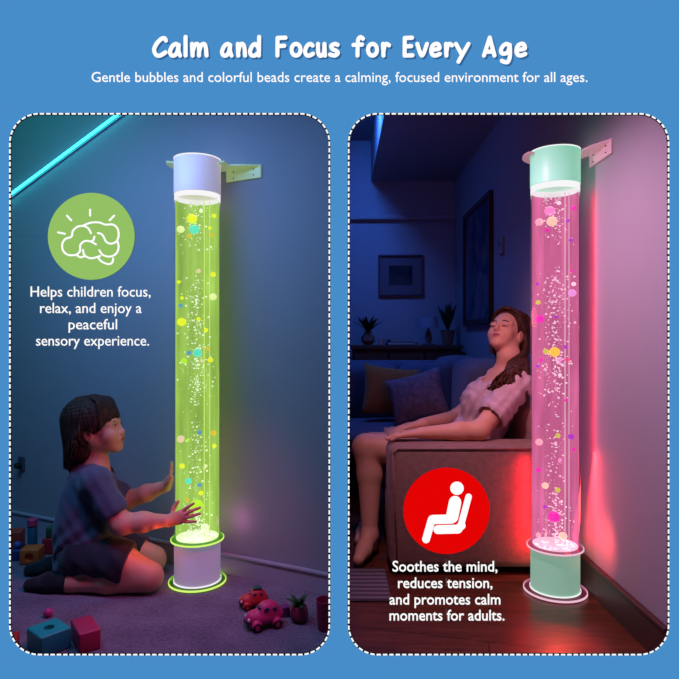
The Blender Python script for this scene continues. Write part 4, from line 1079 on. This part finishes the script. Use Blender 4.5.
bm = bmesh.new(); add_lathe(bm, [(.018, 0), (.022, .05), (.020, .05), (.016, .006)], n=24); obj('glass', bm, M_glass, t, True)
bm = bmesh.new(); add_lathe(bm, [(.0155, .007), (.0155, .03), (.002, .032)], n=20); obj('candle', bm, mat('wax', lin(230, 210, 180), .5), t, True)
for i, (w_, d_, h_, c_, nm) in enumerate(((.20, .14, .022, (60, 44, 60), 'bottom dark book of the small stack on the sideboard'), (.17, .12, .018, (110, 70, 70), 'top reddish book of the small stack on the sideboard'))):
    t = thing('book', nm, 'book', (.44, 4.38, TOP+(0 if i == 0 else .0222)), .1*i, 'books on the sideboard')
    bm = bmesh.new(); add_box(bm, (0, 0, h_/2), (w_, d_, h_), .003, 1); obj('cover', bm, mat('book_cover', lin(*c_), .6), t)
    bm = bmesh.new(); add_box(bm, (.004, -.003, h_/2), (w_-.006, d_, h_-.007)); obj('pages', bm, mat('pages', lin(200, 190, 180), .8), t)
t = thing('trinket_dish', 'small white dish beside the books on the sideboard', 'dish', (.545, 4.34, TOP))
bm = bmesh.new(); add_lathe(bm, [(.012, 0), (.026, .018), (.024, .018), (.011, .004)], n=24); obj('bowl', bm, mat('white_china', lin(225, 228, 240), .3), t, True)
t = thing('table_lamp', 'table lamp with a drum shade on the sideboard', 'lamp', (.655, 4.42, TOP))
bm = bmesh.new(); add_lathe(bm, [(.045, 0), (.045, .008), (.02, .014), (.026, .05), (.02, .09), (.008, .11), (.008, .14)], n=28); obj('base', bm, M_stand, t, True)
bm = bmesh.new(); add_lathe(bm, [(.074, .125), (.062, .205), (.060, .205), (.072, .125)], n=36, caps=False); obj('shade', bm, M_shade, t, True)
# pictures
def picture(name, label, c, w_, h_, rz, mframe, mmat, mart, border, mt):
    t = thing(name, label, 'picture', c, rz)
    bm = bmesh.new()
    for x, z, sxx, szz in ((0, h_/2-border/2, w_, border), (0, -h_/2+border/2, w_, border), (-w_/2+border/2, 0, border, h_-2*border), (w_/2-border/2, 0, border, h_-2*border)): add_box(bm, (x, -.014, z), (sxx, .026, szz), .003, 1)
    obj('frame', bm, mframe, t)
    bm = bmesh.new(); add_box(bm, (0, -.006, 0), (w_-2*border+.004, .008, h_-2*border+.004)); obj('mount', bm, mmat, t)
    aw, ah = w_-2*border-2*mt, h_-2*border-2*mt
    bm = bmesh.new(); add_box(bm, (0, -.011, 0), (aw, .003, ah)); obj('print', bm, mart, t); return t
def art_mat(name, a, b, s, dist):
    m = mat(name, a, .7); nt = m.node_tree; n = nt.nodes.new('ShaderNodeTexNoise'); n.inputs['Scale'].default_value = s; n.inputs['Distortion'].default_value = dist
    r = nt.nodes.new('ShaderNodeValToRGB'); r.color_ramp.elements[0].position = .4; r.color_ramp.elements[1].position = .6; r.color_ramp.elements[0].color = a; r.color_ramp.elements[1].color = b
    nt.links.new(nt.nodes['Texture Coordinate'].outputs['Object'], n.inputs['Vector']); nt.links.new(n.outputs['Fac'], r.inputs['Fac']); nt.links.new(r.outputs['Color'], nt.nodes['Principled BSDF'].inputs['Base Color']); return m
M_dframe = mat('dark_frame', lin(70, 40, 40), .4); M_mount = mat('mount_board', lin(120, 104, 112), .8)
picture('framed_picture', 'small framed picture with a dark print on the far wall above the sideboard', ((400.5-CX)/F*RB, RB-.001, EYE+(CY-275.5)/F*RB), .35, .32, 0, mat('mauve_frame', lin(110, 80, 92), .5), M_mount, art_mat('dark_landscape_print', lin(30, 24, 34), lin(70, 56, 64), 5, .5), .014, .07)
picture('framed_picture', 'tall framed painting on the right wall above the sofa', (RX-.001, 3.875, 1.385), .75, .78, -PI/2, M_dframe, M_mount, art_mat('blue_abstract_print', lin(40, 60, 96), lin(110, 104, 120), 2.4, 2), .035, .0)
t = thing('thermostat', 'small thermostat on the right wall beside the tall painting', 'thermostat', (RX-.001, 3.31, 1.415), -PI/2)
bm = bmesh.new(); add_box(bm, (0, -.0095, 0), (.07, .015, .09), .006); obj('body', bm, mat('thermostat_plastic', lin(170, 174, 190), .5), t)
bm = bmesh.new(); add_box(bm, (0, -.001, 0), (.078, .002, .098), .0006, 1); obj('mount_plate', bm, M_mount, t)
bm = bmesh.new(); add_box(bm, (0, -.017, .012), (.042, .003, .03), .001, 1); obj('display', bm, mat('thermostat_glass', lin(60, 70, 90), .2), t)

# ------------------------------------------------------------------ left room: light strip, socket and toys
t = thing('led_strip', 'glowing turquoise light strip slanting across the wall in the upper corner', 'light strip')
def on_wall(px, py, off=0):
    u = (px-CX)/F; Y = (2.114-.5036*.0333)/(1+.5036*u); p = P(px, py, Y); return p+LNRM*off
a, b = on_wall(-60, 250.5, .0095), on_wall(150, 95, .0095)
t.location = on_wall(66, 156)
d = (b-a).normalized(); up = d.cross(LNRM).normalized()
def slab(p, q, w_, o0, o1):
    bm = bmesh.new(); c = []
    for e in (p, q):
        for s_ in (-1, 1):
            for o_ in (o0, o1): c.append(bm.verts.new(e+up*w_*s_+LNRM*o_-t.location))
    for f in ((0, 1, 3, 2), (4, 6, 7, 5), (0, 4, 5, 1), (2, 3, 7, 6), (0, 2, 6, 4), (1, 5, 7, 3)): bm.faces.new([c[i] for i in f])
    return bm
obj('channel', slab(a, b, .0068, -.008, .0), mat('alu_channel', lin(150, 160, 170), .4, metal=.6), t)
bm = bmesh.new(); add_tube(bm, [a+LNRM*.012-t.location, b+LNRM*.012-t.location], .006, 12)
obj('diffuser', bm, emat('turquoise_led', lin(52, 208, 228), 4.5), t, True)
t = thing('wall_socket', 'small dark wall socket low on the wall behind the child', 'socket', on_wall(22.5, 463, .001), LANG)
M_sock2 = mat('socket_plastic', lin(70, 80, 96), .4)
bm = bmesh.new(); add_box(bm, (0, -.005, 0), (.042, .010, .062), .004); obj('plate', bm, M_sock2, t)
bm = bmesh.new(); add_lathe(bm, [(.014, .0), (.014, .022), (.010, .026)], (0, -.010, -.008), 20, Matrix.Rotation(PI/2, 3, 'X')); obj('plug', bm, M_hole, t, True)

def toy(nm, c): return mat(nm, lin(*c), .45, spec=.45)
def block(name, label, x, y, z, s, m, rz=0, hole=None, hr=.014, dark=None, grp=None):
    """painted toy block; hole: faces ('front', 'right', 'top') with a round recess"""
    t = thing(name, label, 'toy block', (x, y, z), rz, grp)
    bm = bmesh.new(); add_box(bm, (0, 0, s[2]/2), s, .005, 3); o = obj('body', bm, m, t, True)
    for h in hole or ():                                             # a real round recess cut into that face
        bm = bmesh.new()
        if h == 'top': add_lathe(bm, [(hr, s[2]-.022), (hr, s[2]+.01)], n=32)
        else: add_lathe(bm, [(hr, -.012), (hr, .022)], (0, -s[1]/2, s[2]/2), 32, Matrix.Rotation(PI/2, 3, 'X'))
        cut = obj('cutter', bm, None); cut.parent = t
        md = o.modifiers.new('b', 'BOOLEAN'); md.operation = 'DIFFERENCE'; md.object = cut; md.solver = 'EXACT'
        dg = bpy.context.evaluated_depsgraph_get(); dg.update()
        me = bpy.data.meshes.new_from_object(o.evaluated_get(dg)); o.modifiers.clear(); o.data = me
        me.set_sharp_from_angle(angle=math.radians(40)); bpy.data.objects.remove(cut)
    return t
M_holeD = mat('dark_recess', lin(24, 14, 18), .8)
block('toy_block', 'turquoise toy block with a round hole in the near corner of the carpet', -.848, 1.752, 0, (.088, .098, .060), toy('turquoise_toy', (40, 168, 158)), .86, ('top',), .015)
block('toy_block', 'long crimson toy block beside the turquoise one', -.752, 1.776, 0, (.060, .115, .058), toy('crimson_toy', (190, 50, 90)), .62)
block('toy_block', 'dark red toy block at the near left corner behind the turquoise one', -.940, 1.690, 0, (.062, .062, .062), toy('red_toy', (190, 40, 40)), .35)
bm = bmesh.new(); add_ball(bm, (0, 0, .0146), .0146, sub=3); o = obj('toy_ball', bm, toy('pink_ball', (205, 60, 130)), None, 'all'); o.location = (-.945, 1.946, 0); tag(o, 'small pink ball on the carpet in front of the child', 'ball')
block('toy_block', 'orange toy block with a hole, at the front of the pile by the wall', -1.244, 2.43, 0, (.074, .070, .060), toy('orange_toy', (224, 104, 40)), .12, ('front',), .017)
block('toy_block', 'red toy block behind the orange block', -1.205, 2.535, 0, (.075, .06, .066), toy('deep_red_toy', (190, 40, 52)), -.1)
block('toy_block', 'small dark green toy block on top of the red one', -1.215, 2.535, .0662, (.042, .04, .045), toy('green_toy', (40, 84, 60)), .3)
block('toy_block', 'orange red toy block at the far left of the pile', -1.385, 2.57, 0, (.058, .058, .085), toy('brick_red_toy', (176, 60, 44)), .2)
block('toy_block', 'little dark teal toy block to the right of the pile by the wall', -1.135, 2.53, 0, (.036, .036, .042), toy('teal_toy', (34, 74, 92)), .2)
t = thing('toy_figure', 'round blue toy peg standing beside the orange block', 'toy', (-1.318, 2.455, 0))
bm = bmesh.new(); add_lathe(bm, [(.020, 0), (.022, .004), (.020, .040), (.012, .046)], n=24); obj('body', bm, toy('blue_toy', (40, 66, 130)), t, True)
bm = bmesh.new(); add_ball(bm, (0, 0, .058), .016, sub=3); obj('head', bm, toy('blue_toy_head', (52, 84, 150)), t, 'all')
t = thing('bottle', 'slim teal bottle with a pink cap behind the orange block', 'bottle', (-1.292, 2.525, 0))
bm = bmesh.new(); add_lathe(bm, [(.018, 0), (.019, .004), (.019, .11), (.014, .118)], n=28); obj('body', bm, toy('teal_bottle', (34, 92, 116)), t, True)
bm = bmesh.new(); add_lathe(bm, [(.021, .1185), (.021, .143), (.017, .147)], n=24); obj('cap', bm, toy('pink_cap', (205, 60, 110)), t, True)

M_tyre = mat('tyre', lin(22, 20, 26), .7); M_win = mat('toy_glass', lin(40, 52, 80), .15, spec=.7); M_lamp = mat('toy_headlight', lin(235, 225, 235), .2)
def toy_car(label, loc, rz, L_, m, rack):
    t = thing('toy_car', label, 'toy car', loc, rz, 'toy cars on the carpet')
    s = L_/.12; S = SDF((-.075*s, -.042*s, 0), (.075*s, .042*s, .1*s), .0018*s)
    S.ell((-.0, 0, .032*s), (.062*s, .033*s, .022*s), None, .01); S.cap((-.036*s, 0, .034*s), (.036*s, 0, .034*s), .024*s, .024*s, .012)
    S.ell((.012*s, 0, .055*s), (.036*s, .028*s, .027*s), None, .012)
    for x in (-.034, .034):
        for y in (-.03, .03): S.ell((x*s, y*s, .018*s), (.017*s, .012*s, .017*s), None, .004)
    S.plane((0, 0, .012*s), (0, 0, -1), .004)
    link('body', S.mesh('body'), m, t)
    for y in (-1, 1):
        for x in (-.034, .034):
            bm = bmesh.new(); add_lathe(bm, [(.010*s, -.006*s), (.0145*s, -.005*s), (.0145*s, .005*s), (.010*s, .006*s)], (x*s, y*.035*s, .0145*s), 24, Matrix.Rotation(PI/2, 3, 'X')); w_ = obj('wheel', bm, M_tyre, t, True)
            bm = bmesh.new(); add_lathe(bm, [(.007*s, -.0064*s), (.007*s, .0064*s)], (x*s, y*.0352*s, .0145*s), 16, Matrix.Rotation(PI/2, 3, 'X')); obj('hub', bm, m, w_, True)
        for x, sc in ((.001, .9), (.027, .8)):
            bm = bmesh.new(); add_ball(bm, (x*s, y*.0245*s, .060*s), .0105*s*sc, (1.05, .45, 1), 2); obj('side_window', bm, M_win, t, 'all')
        bm = bmesh.new(); add_ball(bm, (-.057*s, y*.018*s, .036*s), .0065*s, (.7, 1, 1), 2); obj('headlight', bm, M_lamp, t, 'all')
    bm = bmesh.new(); add_ball(bm, (-.0175*s, 0, .061*s), .014*s, (.5, 1.25, .9), 2); obj('windscreen', bm, M_win, t, 'all')
    bm = bmesh.new(); add_box(bm, (-.061*s, 0, .021*s), (.008*s, .05*s, .008*s), .003*s); obj('bumper', bm, M_tyre, t, True)
    if rack:
        bm = bmesh.new(); add_box(bm, (.013*s, 0, .083*s), (.04*s, .036*s, .008*s), .003*s); obj('roof_light', bm, mat('roof_light_green', lin(40, 90, 80), .3), t, True)
    return t
toy_car('pink rounded toy car nearest on the carpet', (-.236, 1.885, 0), .42, .115, toy('pink_car', (214, 48, 110)), False)
toy_car('smaller red toy car behind the pink one near the skirting', (-.288, 2.02, 0), .30, .092, toy('red_car', (205, 48, 52)), True)
M_pot2 = M_pot; M_pot = toy('plum_pot', (132, 38, 70)); M_leaf2 = M_leaf; M_leaf = mat('succulent_leaf', lin(74, 120, 74), .5)
leafy('succulent', 'little succulent in a round plum pot on the carpet', (-.129, 1.915, 0), .030, .052, [(.55, 0), (.95, .3), (1, .55), (.8, .95), (.72, 1)], 16, .05, 1.1, 4, .009, .55)
block('toy_block', 'small purple toy block between the pink car and the succulent', -.178, 1.955, 0, (.03, .03, .034), toy('purple_toy', (120, 40, 110)), .3)
t = thing('toy_cup', 'crimson toy cup at the edge of the carpet beside the succulent', 'cup', (-.0435, 1.865, 0))
bm = bmesh.new(); add_lathe(bm, [(.022, 0), (.024, .003), (.029, .088), (.0305, .092), (.0275, .092), (.022, .006)], n=32); obj('body', bm, toy('crimson_cup', (186, 34, 84)), t, True)

# ------------------------------------------------------------------ the light of the two rooms
def area(name, loc, tgt, size, col, e, sy=None, spread=PI):
    l = bpy.data.lights.new(name, 'AREA'); l.energy = e; l.color = col[:3]; l.size = size; l.spread = spread
    if sy: l.shape = 'RECTANGLE'; l.size_y = sy
    o = bpy.data.objects.new(name, l); C.objects.link(o); o.location = loc
    o.rotation_euler = (Vector(tgt)-Vector(loc)).to_track_quat('-Z', 'Y').to_euler(); return o
def point(name, loc, r, col, e):
    l = bpy.data.lights.new(name, 'POINT'); l.energy = e; l.color = col[:3]; l.shadow_soft_size = r
    o = bpy.data.objects.new(name, l); C.objects.link(o); o.location = loc; return o
def spot(name, loc, tgt, ang, blend, r, col, e):
    l = bpy.data.lights.new(name, 'SPOT'); l.energy = e; l.color = col[:3]; l.shadow_soft_size = r; l.spot_size = math.radians(ang); l.spot_blend = blend
    o = bpy.data.objects.new(name, l); C.objects.link(o); o.location = loc
    o.rotation_euler = (Vector(tgt)-Vector(loc)).to_track_quat('-Z', 'Y').to_euler(); return o
# left room: unseen fills added to tint the wall, corner, floor and child
area('blue_wall_fill', (-.80, 1.66, 1.76), (-.60, 2.4, .7), 1.4, (.20, .40, 1.0), 13, .2, math.radians(150))  # unseen fill added to turn the long wall blue
area('turquoise_corner_fill', (-1.55, 1.9, 2.1), (-1.62, 2.75, 1.35), .3, (.03, .60, .62), 5, .3)  # unseen, added to widen the light strip's teal glow
spot('magenta_floor_fill', (-.22, 1.65, 1.02), (-.66, 1.98, .10), 84, .95, .06, (1, .07, .40), 14)  # unseen spot added for pink on carpet and child
point('warm_child_fill', (-.668, 2.11, .24), .035, (1, .15, .05), .9)  # unseen point added for red-orange light on the child
point('violet_wall_fill', (-.40, 2.235, .22), .02, (.8, .12, .6), .10)  # unseen point added for a purple tint on the wall
# right room: more added fills, all unseen
area('blue_room_fill', (.11, 3.6, 2.42), (.65, 3.9, .9), .18, (.04, .19, 1.0), 32, .5)  # unseen fill added to make the far walls blue
spot('mauve_wall_fill', (.10, 1.75, 1.75), (.9, 1.93, .55), 104, 1, .08, (1, .53, .86), 54)  # unseen spot added to colour the right wall mauve
area('red_streak_fill', (.872, 2.125, .86), (.9, 2.125, .86), .01, (1, .03, .06), .36, 1.12)  # unseen strip added for the red streak on the wall
area('red_low_streak_fill', (.850, 2.155, .30), (.9, 2.10, .28), .03, (1, .05, .05), .55, .42)  # unseen strip added to carry the red streak lower
area('red_sofa_fill', (.712, 2.240, .27), (.62, 2.5, .25), .016, (1, .015, .03), .58, .36)  # unseen strip added to redden the end of the sofa arm
spot('red_wall_foot_fill', (.80, 1.995, .23), (.9, 2.06, .22), 140, 1, .02, (1, .08, .07), 1.2)  # unseen spot added for the red glow low on the wall
spot('red_floor_fill', (.735, 2.02, .26), (.645, 1.77, 0), 50, 1, .012, (1, .06, .03), 8)  # unseen spot added for the red patch on the floor
point('warm_woman_fill', (.655, 2.16, .98), .05, (1, .16, .09), .9)  # unseen point added for warm light on the woman
